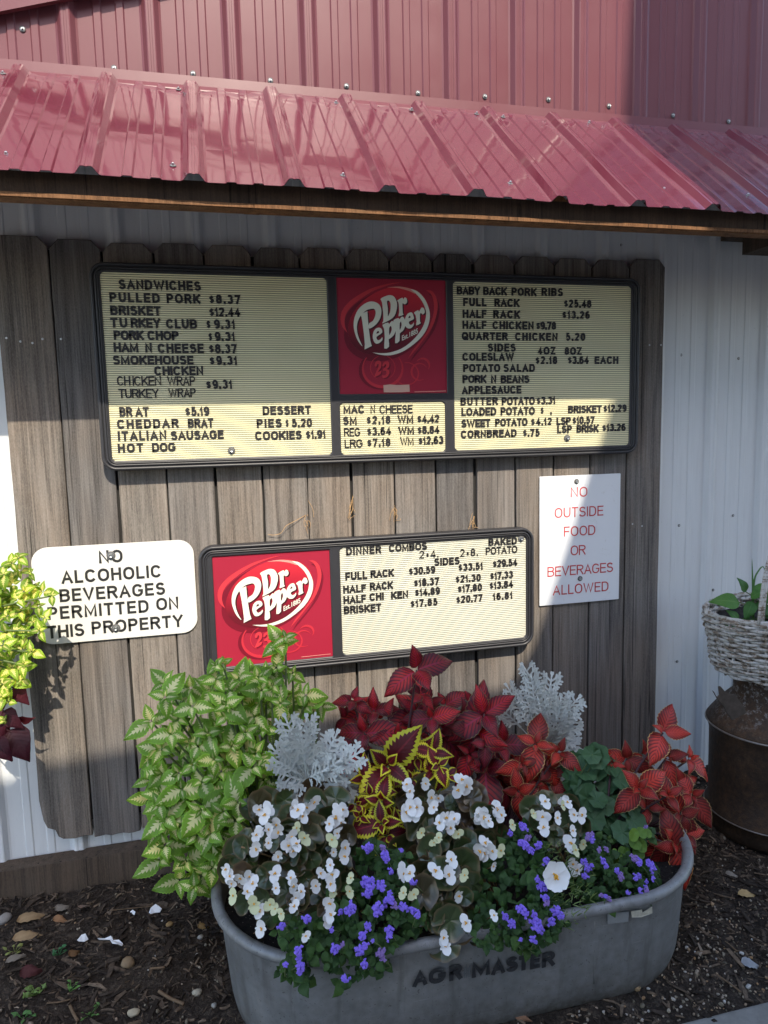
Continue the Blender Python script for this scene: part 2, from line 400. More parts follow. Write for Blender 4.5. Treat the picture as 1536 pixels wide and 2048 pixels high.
def catmull(P, n=4, closed=True):
    o = []; k = len(P)
    for i in range(k if closed else k - 1):
        p0, p1, p2, p3 = (P[(i - 1) % k], P[i], P[(i + 1) % k], P[(i + 2) % k]) if closed else (P[max(0, i - 1)], P[i], P[i + 1], P[min(k - 1, i + 2)])
        for j in range(n):
            t = j / n
            o.append(tuple(.5 * ((2 * p1[c]) + (-p0[c] + p2[c]) * t + (2 * p0[c] - 5 * p1[c] + 4 * p2[c] - p3[c]) * t * t + (-p0[c] + 3 * p1[c] - 3 * p2[c] + p3[c]) * t ** 3) for c in range(len(p1))))
    if not closed: o.append(P[-1])
    return o

# ------------------------------------------------------------------ screws
def screw_mesh(name, r=.0085):
    g = G()
    g.lathe([(r * 1.0, 0), (r * 1.0, .0012), (r * .62, .0018)], (0, 0, 0), 14, 1)
    g.lathe([(r * .62, .0018), (r * .60, .0022), (r * .46, .0023)], (0, 0, 0), 14, 0)
    n = 6
    g.loops([[(r * .45 * k * math.cos(rad(60 * j)), r * .45 * k * math.sin(rad(60 * j)), z) for j in range(n)] for k, z in ((1, .002), (1, .0062), (.85, .0072), (.45, .0066))], True, False, True, 0)
    o = g.obj(name, [M['zinc'], M['rubber']]); COL.objects.unlink(o); return o
SCREW = screw_mesh('screw')
def put_screw(parent, pos, normal=(0, -1, 0), scale=1.0, name='screw'):
    c = SCREW.copy(); c.name = name; COL.objects.link(c); c.parent = parent; c.location = Vector(pos) - wloc(parent)
    c.rotation_euler = Vector(normal).to_track_quat('Z', 'Y').to_euler(); c.scale = (scale,) * 3
    return c
ZF = lambda z: z + EYE                      # heights measured from eye level
rng = random.Random(7)
# ------------------------------------------------------------------ ribbed sheets
def rib_profile(x0, x1, first, pitch, h, minor, wob=0.0):
    """points (x, out) of a ribbed sheet: a major rib every pitch and two low ribs between"""
    k0 = math.floor((x0 - first) / pitch) - 1; P = []
    for k in range(k0, k0 + int((x1 - x0) / pitch) + 4):
        c = first + k * pitch
        P += [(c - .030, 0), (c - .024, h * .12), (c - .013, h * .93), (c - .010, h), (c - .004, h), (c - .003, h * .94), (c + .003, h * .94), (c + .004, h), (c + .010, h), (c + .013, h * .93), (c + .024, h * .12), (c + .030, 0)]
        for f in (.365, .635):
            m = c + pitch * f
            P += [(m - .013, 0), (m - .009, minor), (m + .009, minor), (m + .013, 0)]
    return [p for p in P if x0 <= p[0] <= x1]
def sheet(g, prof, fn, ts, thick=.0008):
    """fn(x, out, t) -> point; front surface and a back surface"""
    n = len(prof)
    vs_ = [fn(x, o, t) for t in ts for x, o in prof]; fs = []
    for i in range(len(ts) - 1):
        for j in range(n - 1): fs.append((i * n + j, i * n + j + 1, (i + 1) * n + j + 1, (i + 1) * n + j))
    g.add(vs_, fs)

WALLY = .040
# ------------------------------------------------------------------ the building
bld = thing('metal_building', 'ribbed metal building wall, burgundy above the awning and white below it', 'building', (1.2, .1, 0))
g = G(); pw = rib_profile(-3.0, 6.0, .095, .2296, .017, .0026)
sheet(g, pw, lambda x, o, t: (x, WALLY - o, t), list(np.linspace(.02, ZF(1.05), 8)))
g.box(-3.0, 6.0, WALLY + .012, WALLY + .2, .0, ZF(1.04))
white = g.obj('white_siding', M['white_metal'], bld)
g = G(); pr = rib_profile(-3.0, 6.0, .231, .2293, .019, .004)
RW = .035
sheet(g, pr, lambda x, o, t: (x, RW - .004 - o, t), list(np.linspace(ZF(1.0), ZF(3.4), 9)))
g.box(-3.0, 6.0, RW + .012, RW + .2, ZF(1.045), ZF(3.4))
red = g.obj('red_siding', M['red_metal'], bld)
g = G(); g.bar((-3, .002, ZF(-1.375)), (2.02, .002, ZF(-1.352)), .060, .115); skirt = g.obj('skirt_board', M['old_lumber'], bld, loc=(0, 0, ZF(-1.4)))
g = G()   # apron flashing over the top of the awning
g.loops([[(x, y, z) for x in (-3.0, 6.0)] for y, z in ((RW - .026, ZF(1.052)), (RW - .028, ZF(1.024)), (RW - .046, ZF(1.006)), (RW - .047, ZF(1.002)))], closed=False)
flash = g.obj('flashing', M['red_metal'], bld)
g = G(); a = at(0, 27, .003); b = at(128, 2, .003); d = (b - a)
up_ = Vector((0, 0, .028)); g.bar(a - d * 16 + up_, b + d * 8 + up_, .016, .052); up_ = Vector((0, -.002, .060)); g.bar(a - d * 16 + up_, b + d * 8 + up_, .024, .014)
rake = g.obj('rake_trim', M['red_metal'], bld)
for px, py in [(45, 58), (228, 136), (386, 147), (541, 161), (693, 172), (836, 186), (970, 193), (1097, 199), (1218, 212), (1346, 231), (1457, 243)]:
    put_screw(red, at(px, py, RW - .006), (0, -1, 0), .95)
for px, py in [(1362, 710), (1477, 717), (1358, 1051), (1466, 1031), (1354, 1323), (1426, 1180), (1243, 490)]:
    put_screw(white, at(px, py, WALLY - .001), (0, -1, 0), .62)

# ------------------------------------------------------------------ awning
T0, T1 = (.005, 1.018), (-.500, .583)
SL = math.hypot(T1[0] - T0[0], T1[1] - T0[1]); SD = Vector((0, (T1[0] - T0[0]) / SL, (T1[1] - T0[1]) / SL)); SN = Vector((0, SD.z, -SD.y)); SN = SN if SN.z > 0 else -SN
awn = thing('awning', 'burgundy ribbed metal awning with timber fascia sheltering the menu boards', 'awning', (1.2, -.25, ZF(.58)))
g = G(); pa = rib_profile(-2.2, 5.0, .105, .2305, .0185, .0035)
def roof_pt(x, o, t):
    oil = .0022 * math.sin(x * 9 + 3 * t) * math.sin(t * 5.0 + x * 2) + .0022 * math.exp(-((t - .06) / .05) ** 2) * math.sin(x * 60)
    p = Vector((x, T0[0], ZF(T0[1]))) + SD * (SL * t + (.003 * math.sin(x * 13) if t >= 1 else 0)) + SN * (o + oil)
    return p
ts = [0, .04, .08, .12, .2, .3, .4, .5, .6, .7, .8, .9, 1.0]
sheet(g, pa, roof_pt, ts)
roof = g.obj('roof_sheet', M['red_roof'], awn)
sm = roof.modifiers.new('solid', 'SOLIDIFY'); sm.thickness = .0012; sm.offset = -1
def roof_at(px, py):
    o = Vector((0, T0[0], ZF(T0[1]))); d = ray(px, py); return CAM + d * ((o - CAM).dot(SN) / d.dot(SN))
for px, py in [(6, 148), (13, 310), (357, 180), (346, 332), (672, 207), (686, 352), (823, 221), (953, 229), (1006, 235), (1020, 368), (1178, 246), (1327, 380), (1337, 255), (1464, 262), (1495, 392)]:
    put_screw(roof, roof_at(px, py) + SN * .001, SN, .9)
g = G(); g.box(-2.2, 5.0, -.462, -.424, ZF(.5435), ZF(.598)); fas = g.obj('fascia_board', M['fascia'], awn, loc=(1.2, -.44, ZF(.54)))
g = G(); g.box(-2.2, 5.0, -.4672, -.4622, ZF(.5415), ZF(.5505)); g.box(-2.2, 5.0, -.4622, -.424, ZF(.5390), ZF(.5433)); g.obj('sunlit_edge_strip', M['lumber'], awn, loc=(1.2, -.44, ZF(.53)))  # lighter strip stands in for sunlight on the fascia's lower edge
for x in (-1.1, -.2, .7, 1.6, 3.2):
    g = G(); g.bar((x, .0, ZF(.945)), (x, -.42, ZF(.575)), .038, .075); g.obj('rafter', M['lumber'], awn, loc=(x, -.2, ZF(.7)))
g = G(); g.box(-2.2, 2.44, .0, .019, ZF(.86), ZF(.94)); g.obj('ledger_board', M['lumber'], awn, loc=(0, 0, ZF(.9)))
g = G(); g.box(2.395, 2.60, -.03, .018, ZF(.655), ZF(.72)); g.obj('joist_block', M['old_lumber'], awn, loc=(2.45, 0, ZF(.7)))
g = G(); g.box(2.445, 2.56, -.42, -.032, ZF(.597), ZF(.70)); g.obj('joist', M['old_lumber'], awn, loc=(2.5, -.2, ZF(.6)))

# ------------------------------------------------------------------ picket fence panel
fence = thing('picket_fence', 'weathered grey dog-eared board panel carrying the menu boards and signs', 'fence', (1.08, .01, .17))
S = .1440
tops = [467, 475, 481, 485.5, 491, 496, 500, 507, 510, 513, 516, 519, 521, 523, 524]
for i in range(15):
    r2 = random.Random(i * 13 + 5)
    xa, xb = i * S + .0033, (i + 1) * S - .0033
    if i == 9: xb -= .006
    if i == 0: xa = -.004
    lean = r2.uniform(-.002, .002); zt = ZF(.573) + r2.uniform(-.006, .004)
    if i in (0, 14): zt = ZF(.579)
    zb = ZF((-1.247, -1.253, -1.245)[i] if i < 3 else -1.245 + r2.uniform(-.01, .01)); yf = r2.uniform(-.003, .002)
    bow = r2.uniform(-.0018, .0018)
    ol = []
    nz = 26
    left = [(xa + r2.uniform(-.0007, .0007) + bow * math.sin(3 * k / nz) + lean * (k / nz - .5), zb + (zt - .026 - zb) * k / nz) for k in range(nz + 1)]
    right = [(xb + r2.uniform(-.0007, .0007) + bow * math.sin(3 * k / nz) + lean * (k / nz - .5), zb + (zt - .026 - zb) * k / nz) for k in range(nz + 1)]
    bottom = [(xb + (xa - xb) * k / 8, zb + r2.uniform(-.004, .004)) for k in range(1, 8)]
    if i == 0:   # the rotten corner
        left = [q for q in left if q[1] > zb + .085]; bottom = [(xb - .02, zb + .003), (xb - .05, zb - .002), (xb - .085, zb + .002), (xb - .098, zb + .012), (xb - .106, zb + .035), (xb - .128, zb + .046), (xb - .137, zb + .07)]
    top = [(xa + .024, zt), (xb - .024, zt)]
    loop = left + top + right[::-1] + bottom
    g = G()
    e = .0022
    cx = (xa + xb) / 2
    ins = [(x + (e if x < cx else -e), z + (-e if z > zt - .05 else (e if z < zb + .02 else 0))) for x, z in loop]
    g.loops([[(x, .014, z) for x, z in loop], [(x, yf + .002, z) for x, z in loop], [(x, yf, z) for x, z in ins]], True, True, True)
    pk = g.obj('picket', M['picket'], fence, loc=(cx, .005, zb))
    if i in (0, 1, 14):
        for px, py in {0: [(13, 676), (41, 683), (65, 686), (85, 678)], 1: [(122, 678)], 14: [(1299, 690), (1322, 690), (1265, 1048), (1284, 1052)]}[i]:
            gg = G(); c = at(px, py, yf - .0005); gg.lathe([(.0034, 0), (.003, .0008), (.0005, .0010)], (0, 0, 0), 8)
            gg.v = [(c.x + v[0], c.y - v[2], c.z + v[1]) for v in gg.v]; gg.obj('nail', M['zinc'], pk, loc=c)
g = G()
for z in (.35, -.25, -1.0): g.box(-.0, 15 * S, .0150, .0205, ZF(z - .03), ZF(z + .03))
g.obj('backing_rail', M['picket'], fence, loc=(0, .018, ZF(-1)))
g = G(); g.box(.008, 15 * S - .008, .0142, .0146, ZF(-1.20), ZF(.545)); M['gap_shade'] = plain('gap_shade_black', (.02, .019, .018), .9); g.obj('gap_shade_sheet', M['gap_shade'], fence)  # black sheet added behind the pickets to paint the shade in the gaps

# ------------------------------------------------------------------ menu boards
def grooved_panel(name, x0, x1, z0, z1, y, mat, parent):
    g = G(); pitch = .0064; n = int((z1 - z0) / pitch); vs_ = []; z = z0
    prof = [(z0, 0)]
    for k in range(n):
        zc = z0 + (k + .5) * (z1 - z0) / n
        prof += [(zc - .00085, 0), (zc - .0006, .0030), (zc + .0006, .0030), (zc + .00085, 0)]
    prof.append((z1, 0))
    vs_ = [p for zz, dd in prof for p in ((x0, y + dd, zz), (x1, y + dd, zz))]
    for k in range(len(prof) - 1):
        flat = prof[k][1] == 0 and prof[k + 1][1] == 0
        g.add([vs_[2 * k], vs_[2 * k + 1], vs_[2 * k + 3], vs_[2 * k + 2]], [(0, 1, 2, 3)], 0 if flat else 1)
    g.box(x0, x1, y + .004, y + .009, z0, z1)
    return g.obj(name, [mat, M['groove']], parent)
def frame_mesh(parent, x0, x1, z0, z1, r, holes, y=-.0280):
    outl = [rrect(x0, x1, z0, z1, r, 10)] + [rrect(a, b, c, d, rr, 6) for a, b, c, d, rr in holes]
    f = filled('frame', outl, M['black_plastic'], parent, upright(y), .010, .0035)
    g = G()
    # rounded body behind and the stepped beads along the outside
    for ins, yy, rr in ((.006, -.0435, .0052), (.0165, -.0440, .0032), (.0225, -.0425, .0024)):
        g.tube([(a, yy, b) for a, b in rrect(x0 + ins, x1 - ins, z0 + ins, z1 - ins, max(.004, r - ins), 10)], rr, 8, True)
    L = [[(a, yy, b) for a, b in rrect(x0 + i, x1 - i, z0 + i, z1 - i, r - i * .5, 10)] for i, yy in ((.008, .0), (.001, -.006), (.0, -.030), (.004, -.042))]
    g.loops(L, True); g.obj('frame_moulding', M['black_plastic'], parent, True)
    return f

ART = {}
def art_uv(x, y):
    lx = 68 + 32 * ((y - 104) / 1266.0); v = (y - (88 + 32 * (x - 68) / 1214)) / (1370 - (88 + 32 * (x - 68) / 1214)); return ((x - lx) / (1283 - lx), 1 - v)
def uvp(P): return [art_uv(*p) for p in P]
def ell(cx, cy, W, k, H2, n=48, a0=0, a1=360):
    return [(cx + W * math.cos(rad(a0 + (a1 - a0) * i / n)), cy + k * math.cos(rad(a0 + (a1 - a0) * i / n)) + H2 * math.sin(rad(a0 + (a1 - a0) * i / n))) for i in range(n)]
def crescent(outer, inner): return catmull(outer, 4, False) + catmull(inner, 4, False)
def ringband(cx, cy, rx, ry, t0, t1, a0, a1, n=30):
    o = []; i_ = []
    for k in range(n + 1):
        q = rad(a0 + (a1 - a0) * k / n); t = (t0 + (t1 - t0) * math.sin(math.pi * k / n))
        o.append((cx + rx * math.cos(q), cy + ry * math.sin(q))); i_.append((cx + (rx - t) * math.cos(q), cy + (ry - t) * math.sin(q)))
    return o + i_[::-1]
P_swash = catmull([(345, 840), (300, 785), (268, 705), (252, 615), (262, 525), (300, 440), (362, 380), (430, 350), (492, 357), (538, 390), (556, 450), (542, 530), (498, 598), (424, 646), (418, 592), (462, 560), (486, 510), (492, 462), (476, 430), (440, 430), (392, 445), (345, 485), (308, 540), (288, 610), (292, 690), (315, 770)], 3)
P_stem = [(325, 487), (402, 455), (408, 560), (420, 680), (432, 780), (447, 838), (368, 876), (372, 820), (362, 700), (350, 600), (338, 520)]
D_o = catmull([(549, 320), (600, 292), (655, 280), (702, 302), (730, 370), (720, 455), (680, 530), (568, 588), (576, 560), (576, 500), (570, 420), (562, 355)], 3); D_h = catmull([(618, 348), (642, 342), (658, 378), (654, 450), (640, 490), (626, 508), (627, 430)], 3)
r1 = catmull([(733, 338), (790, 308), (800, 328), (815, 305), (838, 318), (842, 358), (820, 380), (800, 372), (790, 372), (790, 420), (793, 480), (800, 495), (745, 512), (752, 470), (750, 400), (745, 358)], 2)
e1o = catmull([(458, 740), (470, 675), (505, 640), (548, 642), (562, 690), (500, 738), (515, 774), (545, 762), (562, 742), (562, 775), (520, 810), (480, 803)], 3); e1h = catmull([(497, 702), (516, 670), (530, 690)], 2)
p1o = catmull([(566, 605), (628, 580), (640, 598), (668, 565), (703, 580), (715, 650), (690, 720), (642, 760), (633, 768), (636, 848), (583, 866), (590, 750), (582, 645)], 2); p1h = catmull([(640, 640), (660, 618), (668, 660), (641, 720)], 2)
p2o = catmull([(688, 555), (742, 530), (755, 545), (782, 515), (812, 540), (817, 620), (790, 675), (757, 702), (752, 785), (703, 808), (712, 700), (702, 595)], 2); p2h = catmull([(757, 592), (772, 570), (778, 610), (757, 665)], 2)
e2o = catmull([(812, 600), (820, 530), (850, 482), (893, 470), (912, 510), (912, 545), (860, 572), (872, 605), (898, 600), (914, 580), (912, 612), (880, 645), (838, 640)], 3); e2h = catmull([(853, 532), (870, 503), (880, 525)], 2)
r2 = catmull([(918, 472), (965, 445), (976, 462), (1002, 418), (1030, 425), (1040, 470), (1016, 492), (998, 476), (985, 492), (985, 570), (992, 590), (940, 613), (946, 570), (935, 500)], 2)
LOGO_LETTERS = [[P_swash], [P_stem], [D_o, D_h], [r1], [e1o, e1h], [p1o, p1h], [p2o, p2h], [e2o, e2h], [r2]]
CRES = crescent([(880, 212), (960, 238), (1040, 320), (1085, 420), (1098, 510), (1075, 620), (1010, 730), (900, 830), (780, 905), (650, 942), (540, 935), (455, 910)], [(540, 918), (640, 912), (770, 870), (880, 795), (970, 700), (1030, 600), (1055, 500), (1045, 420), (1000, 330), (935, 256)])
OVAL = ell(643, 565, 453, -98, 367)
OVAL_SH = ell(618, 612, 470, -98, 385)
SW_L = crescent([(185, 690), (130, 620), (112, 530), (140, 430), (250, 315), (450, 205), (650, 152), (780, 140)], [(640, 168), (455, 240), (290, 350), (190, 450), (155, 550), (163, 630)])
SW_R = crescent([(1060, 225), (1130, 238), (1180, 320), (1187, 440), (1130, 620), (1000, 800), (845, 985)], [(895, 895), (1040, 720), (1118, 560), (1148, 430), (1138, 320), (1105, 255)])
SW_Ls = [(x + 45, y + 45) for x, y in SW_L]; SW_Rs = [(x + 20, y + 40) for x, y in SW_R]
RING1 = ringband(567, 1095, 228, 215, 10, 34, -38, 218); RING2 = ringband(567, 1080, 140, 138, 5, 10, 120, 250); RING3 = ringband(567, 1080, 140, 138, 5, 10, -70, 60)
LOOP1 = ringband(832, 1150, 138, 130, 6, 16, -100, 150); LOOP2 = ringband(972, 1128, 98, 100, 4, 22, 60, 330); LOOP3 = ringband(1015, 1050, 80, 80, 5, 26, -150, 40)
N2 = catmull([(478, 1062), (490, 1012), (530, 1000), (552, 1030), (545, 1080), (510, 1130), (545, 1115), (540, 1150), (482, 1180), (480, 1155), (520, 1070), (520, 1040), (505, 1040), (500, 1062)], 2)
N3 = catmull([(560, 1060), (580, 1018), (620, 1008), (640, 1035), (632, 1075), (608, 1095), (632, 1105), (640, 1140), (610, 1185), (570, 1195), (558, 1165), (590, 1165), (608, 1140), (598, 1115), (572, 1112), (575, 1090), (598, 1075), (606, 1048), (592, 1040), (580, 1062)], 2)
def flatmat(name, c, rough=.35): return plain(name, c, rough, 0, .5, .04, 8)
M['logo_red'] = flatmat('poster_red', (.33, .017, .040)); M['logo_dark'] = flatmat('poster_maroon', (.17, .008, .022)); M['logo_bright'] = flatmat('poster_bright_red', (.58, .04, .055))
M['logo_mid'] = flatmat('poster_mid_red', (.56, .02, .04)); M['logo_white'] = flatmat('poster_white', (.74, .74, .62)); M['logo_shadow'] = flatmat('poster_ink', (.06, .008, .014)); M['logo_line'] = flatmat('poster_ring_red', (.52, .03, .048))
M['logo_deep'] = flatmat('poster_deep_red', (.36, .012, .032)); M['logo_pink'] = flatmat('poster_pink', (.72, .30, .25)); M['tape'] = flatmat('old_tape', (.60, .38, .30))
def ovalmat():
    m = N('poster_oval'); v = m.coord('Object'); s = m.n('ShaderNodeSeparateXYZ', i0=v)
    f = m.math('MULTIPLY_ADD', s.outputs[2], 3.6, .5)
    m.base(m.ramp(f, [(.25, (.13, .008, .018)), (.55, (.36, .012, .03)), (.85, (.60, .028, .045))])); m.p(Roughness=.35); return m.mat
M['logo_oval'] = ovalmat()
def logo_panel(parent, x0, x1, z0, z1, y, scrap):
    g = G(); g.box(x0 - .004, x1 + .004, y, y + .004, z0 - .004, z1 + .004); lp = g.obj('logo_panel', M['logo_red'], parent)
    W, H = x1 - x0, z1 - z0
    def place(name, ols, mat, lay, loc=None):
        return filled(name, [[(x0 + u * W, z0 + v * H) for u, v in uvp(o)] for o in ols], mat, lp, upright(y - .0006 - .00045 * lay), .0002, 0, loc)
    place('emblem_shade', [OVAL_SH], M['logo_dark'], 0); 
    place('emblem_swoosh_shade', [SW_Ls], M['logo_dark'], .4); place('emblem_swoosh_shade', [SW_Rs], M['logo_dark'], .4)
    place('emblem_ring_shade', [ringband(545, 1110, 240, 215, 30, 60, 60, 230)], M['logo_dark'], .5)
    place('emblem_swoosh', [SW_L], M['logo_bright'], 1); place('emblem_swoosh', [SW_R], M['logo_bright'], 1)
    for rb in (RING1, RING2, RING3, LOOP1, LOOP2, LOOP3): place('emblem_ring', [rb], M['logo_line'], 1.3 + .2 * (rb in (LOOP1, LOOP3)))
    place('emblem_number_shade', [[(a + 12, b + 12) for a, b in N2]], M['logo_dark'], 1.2); place('emblem_number_shade', [[(a + 12, b + 12) for a, b in N3]], M['logo_dark'], 1.2)
    place('emblem_number', [N2], M['logo_bright'], 1.7); place('emblem_number', [N3], M['logo_bright'], 1.7)
    place('emblem_oval', [OVAL], M['logo_oval'], 2.2, loc=((x0 + x1) / 2, y, z0 + .64 * H))
    place('emblem_glow', [crescent([(620, 196), (760, 187), (900, 216), (985, 262)], [(925, 262), (860, 232), (760, 205), (690, 198)])], M['logo_pink'], 2.6)
    place('emblem_crescent', [CRES], M['logo_white'], 3)
    for k, ols in enumerate(LOGO_LETTERS): place('emblem_letter_shade', [[(a + 15, b + 13) for a, b in o] for o in ols], M['logo_shadow'], 3.2 + .08 * k)
    for k, ols in enumerate(LOGO_LETTERS): place('emblem_letter', ols, M['logo_white'], 4.2 + .06 * k)
    # the small founding line
    cu = bpy.data.curves.new('founding', 'FONT'); cu.body = 'Est.1885'; cu.size = 1; cu.offset = .022
    o = bpy.data.objects.new('founding', cu); COL.objects.link(o)
    me = bpy.data.meshes.new_from_object(o.evaluated_get(bpy.context.evaluated_depsgraph_get())); bpy.data.objects.remove(o); bpy.data.curves.remove(cu)
    xs = [v.co.x for v in me.vertices]; wd = max(xs)
    for v in me.vertices:
        u, h = v.co.x / wd, v.co.y; X = 776 + u * 182 - 0 * h; Y = 782 - u * 84 - h * 78
        a, b = art_uv(X, Y); v.co = Vector((x0 + a * W, y - .0042, z0 + b * H)) - wloc(lp)
    me.materials.clear(); me.materials.append(M['logo_white']); me.name = 'emblem_founding_line'
    fo = bpy.data.objects.new('emblem_founding_line', me); COL.objects.link(fo); fo.parent = lp
    if scrap:
        place('tape_scrap', [[(570, 1275), (640, 1268), (720, 1276), (858, 1272), (862, 1352), (760, 1357), (575, 1356)]], M['tape'], 4)
        place('hem_line', [[(915, 1350), (1272, 1343), (1272, 1352), (915, 1358)]], M['logo_pink'], 2)
    else:
        place('hem_line', [[(950, 1340), (1262, 1338), (1262, 1343), (950, 1346)]], M['logo_pink'], 2)
    return lp
EX, EZ, EN = Vector((1, 0, 0)), Vector((0, 0, 1)), Vector((0, -1, 0))

def menu_lines(parent, y, conv, cap, lines, name='menu_word'):
    """every line of plastic letters is a piece of its panel, word by word"""
    fr = (Vector((0, y, 0)), EX, EZ, EN)
    for ln in lines:
        for item in ln:
            g = G(); text, a, b, yb = item[:4]; th = item[4] if len(item) > 4 else .232
            word(g, text, a, b, yb, fr, cap, th, conv); g.obj(name, M['letter'], parent)
PY = -.0375
mb = thing('menu_board', 'wide black-framed letter board listing sandwiches and ribs under the awning', 'menu board', (1.14, -.02, ZF(-.09)), 'black-framed menu boards')
UZ0, UZ1 = ZF(-.0665), ZF(.4755)
holes = [(.2835, .9405, UZ0, UZ1, .012), (.9715, 1.3275, ZF(.1215), ZF(.4785), .003), (.971, 1.319, ZF(-.069), ZF(.093), .012), (1.3525, 1.998, UZ0, UZ1, .012)]
frame_mesh(mb, .254, 2.031, ZF(-.0965), ZF(.5035), .042, holes)
g = G(); g.box(.27, 2.015, -.024, -.004, ZF(-.08), ZF(.49)); g.obj('back_panel', M['black_plastic'], mb)
lpL = grooved_panel('letter_panel', .2785, .9455, UZ0 - .005, UZ1 + .005, PY, M['cream'], mb)
lpM = grooved_panel('letter_panel', .966, 1.324, ZF(-.074), ZF(.098), PY, M['cream'], mb)
lpR = grooved_panel('letter_panel', 1.3475, 2.003, UZ0 - .005, UZ1 + .005, PY, M['cream'], mb)
logo_panel(mb, .9715, 1.3275, ZF(.1215), ZF(.4785), PY + .001, True)
tn = .14
menu_lines(lpL, PY, (2.1943, 0, 450), .0275, [
 [('SANDWICHES', 522, 882, 286)], [('PULLED', 482, 702, 341), ('PORK', 732, 880, 345), ('$8.37', 918, 1055, 347)],
 [('BRISKET', 485, 706, 397), ('$12.44', 918, 1055, 403)], [('TU', 486, 560, 451), ('RKEY', 575, 705, 452), ('CLUB', 730, 865, 455), ('$', 906, 925, 456), ('9.31', 940, 1032, 456)],
 [('PORK', 500, 632, 505), ('CHOP', 648, 785, 506), ('$', 915, 933, 510), ('9.31', 943, 1032, 510)], [('HAM', 500, 608, 559), ('N', 638, 668, 560), ('CHEESE', 693, 895, 562), ('$8.37', 917, 1040, 563)],
 [('SMOKEHOUSE', 497, 850, 614), ('$9.31', 920, 1042, 615)], [('CHICKEN', 678, 893, 660)],
 [('CH', 515, 573, 705, tn), ('ICKEN', 583, 708, 705, tn), ('WRAP', 735, 858, 705, tn), ('$9.31', 905, 1020, 720)], [('TURKEY', 522, 698, 760, tn), ('WRAP', 740, 860, 757, tn)],
 [('BR', 525, 582, 840), ('AT', 595, 655, 840), ('$5.19', 813, 920, 837), ('DESSERT', 1153, 1365, 832)], [('CHEDDAR', 515, 785, 892), ('BRAT', 825, 938, 889), ('PIES', 1127, 1237, 889), ('$', 1253, 1268, 887), ('5.20', 1280, 1370, 887)],
 [('ITALIAN', 518, 732, 944), ('SAUSAGE', 750, 983, 941), ('COOKIES', 1120, 1325, 942), ('$1.91', 1342, 1430, 937)], [('HOT', 518, 630, 998), ('DOG', 668, 772, 995)]])
menu_lines(lpM, PY, (5.535, 660, 540), .0262, [
 [('MAC', 148, 382, 1588), ('N', 448, 500, 1585, tn), ('CHEESE', 548, 915, 1585, .16)], [('SM', 145, 297, 1712), ('$2.18', 405, 670, 1703), ('WM', 748, 922, 1697), ('$4.42', 965, 1210, 1690)],
 [('REG', 155, 335, 1840, tn), ('$3.64', 410, 675, 1828), ('WM', 755, 930, 1820), ('$8.84', 968, 1210, 1812)], [('LRG', 162, 362, 1965, .16), ('$7.18', 412, 670, 1953), ('WM', 778, 925, 1940, tn), ('$12.63', 978, 1255, 1930)]])
menu_lines(lpR, PY, (2.1943, 640, 500), .0262, [
 [('BABY', 600, 702, 197), ('BACK', 716, 820, 199), ('PORK', 840, 950, 202), ('RIBS', 972, 1065, 203)], [('FULL', 628, 730, 248), ('RACK', 765, 875, 250), ('$25.48', 1070, 1190, 253)],
 [('HALF', 626, 730, 298), ('RACK', 760, 877, 300), ('$13.26', 1063, 1183, 302)], [('HALF', 625, 730, 347), ('CHICKEN', 757, 937, 349), ('$9.78', 948, 1035, 350)],
 [('QUARTER', 622, 823, 396), ('CHICKEN', 856, 1042, 398), ('5.20', 1078, 1163, 398)], [('SIDES', 736, 858, 446), ('4OZ', 955, 1032, 460), ('8OZ', 1073, 1147, 461)],
 [('COLESLAW', 625, 850, 487), ('$2.18', 945, 1040, 501), ('$3.64', 1087, 1178, 500), ('EACH', 1205, 1308, 500)], [('POTATO', 628, 790, 536), ('SALAD', 805, 942, 535)], [('PORK', 625, 730, 584), ('N', 750, 773, 584), ('BEANS', 793, 918, 584)],
 [('APPLESAUCE', 622, 883, 632)], [('BUTTER', 616, 780, 681), ('POTATO', 797, 942, 680), ('$3.31', 950, 1032, 677)], [('LOADED', 620, 773, 727), ('POTATO', 792, 942, 724), ('$', 967, 981, 720), ('.', 1009, 1017, 722), ('BRISKET', 1088, 1235, 715), ('$12.29', 1243, 1344, 711)],
 [('SWEET', 620, 747, 778), ('POTATO', 768, 910, 773), ('$4.12', 925, 1017, 769), ('LSP', 1037, 1100, 767), ('$10.57', 1107, 1204, 763)], [('CORNBREAD', 618, 862, 823), ('$.75', 890, 963, 818), ('LSP', 1040, 1105, 803), ('BRISK', 1125, 1222, 800), ('$13.26', 1238, 1340, 795)]])
put_screw(lpL, at(463, 901, PY - .001), (0, -1, 0), 1.35); put_screw(lpR, at(1134, 876, PY - .001), (0, -1, 0), 1.35)

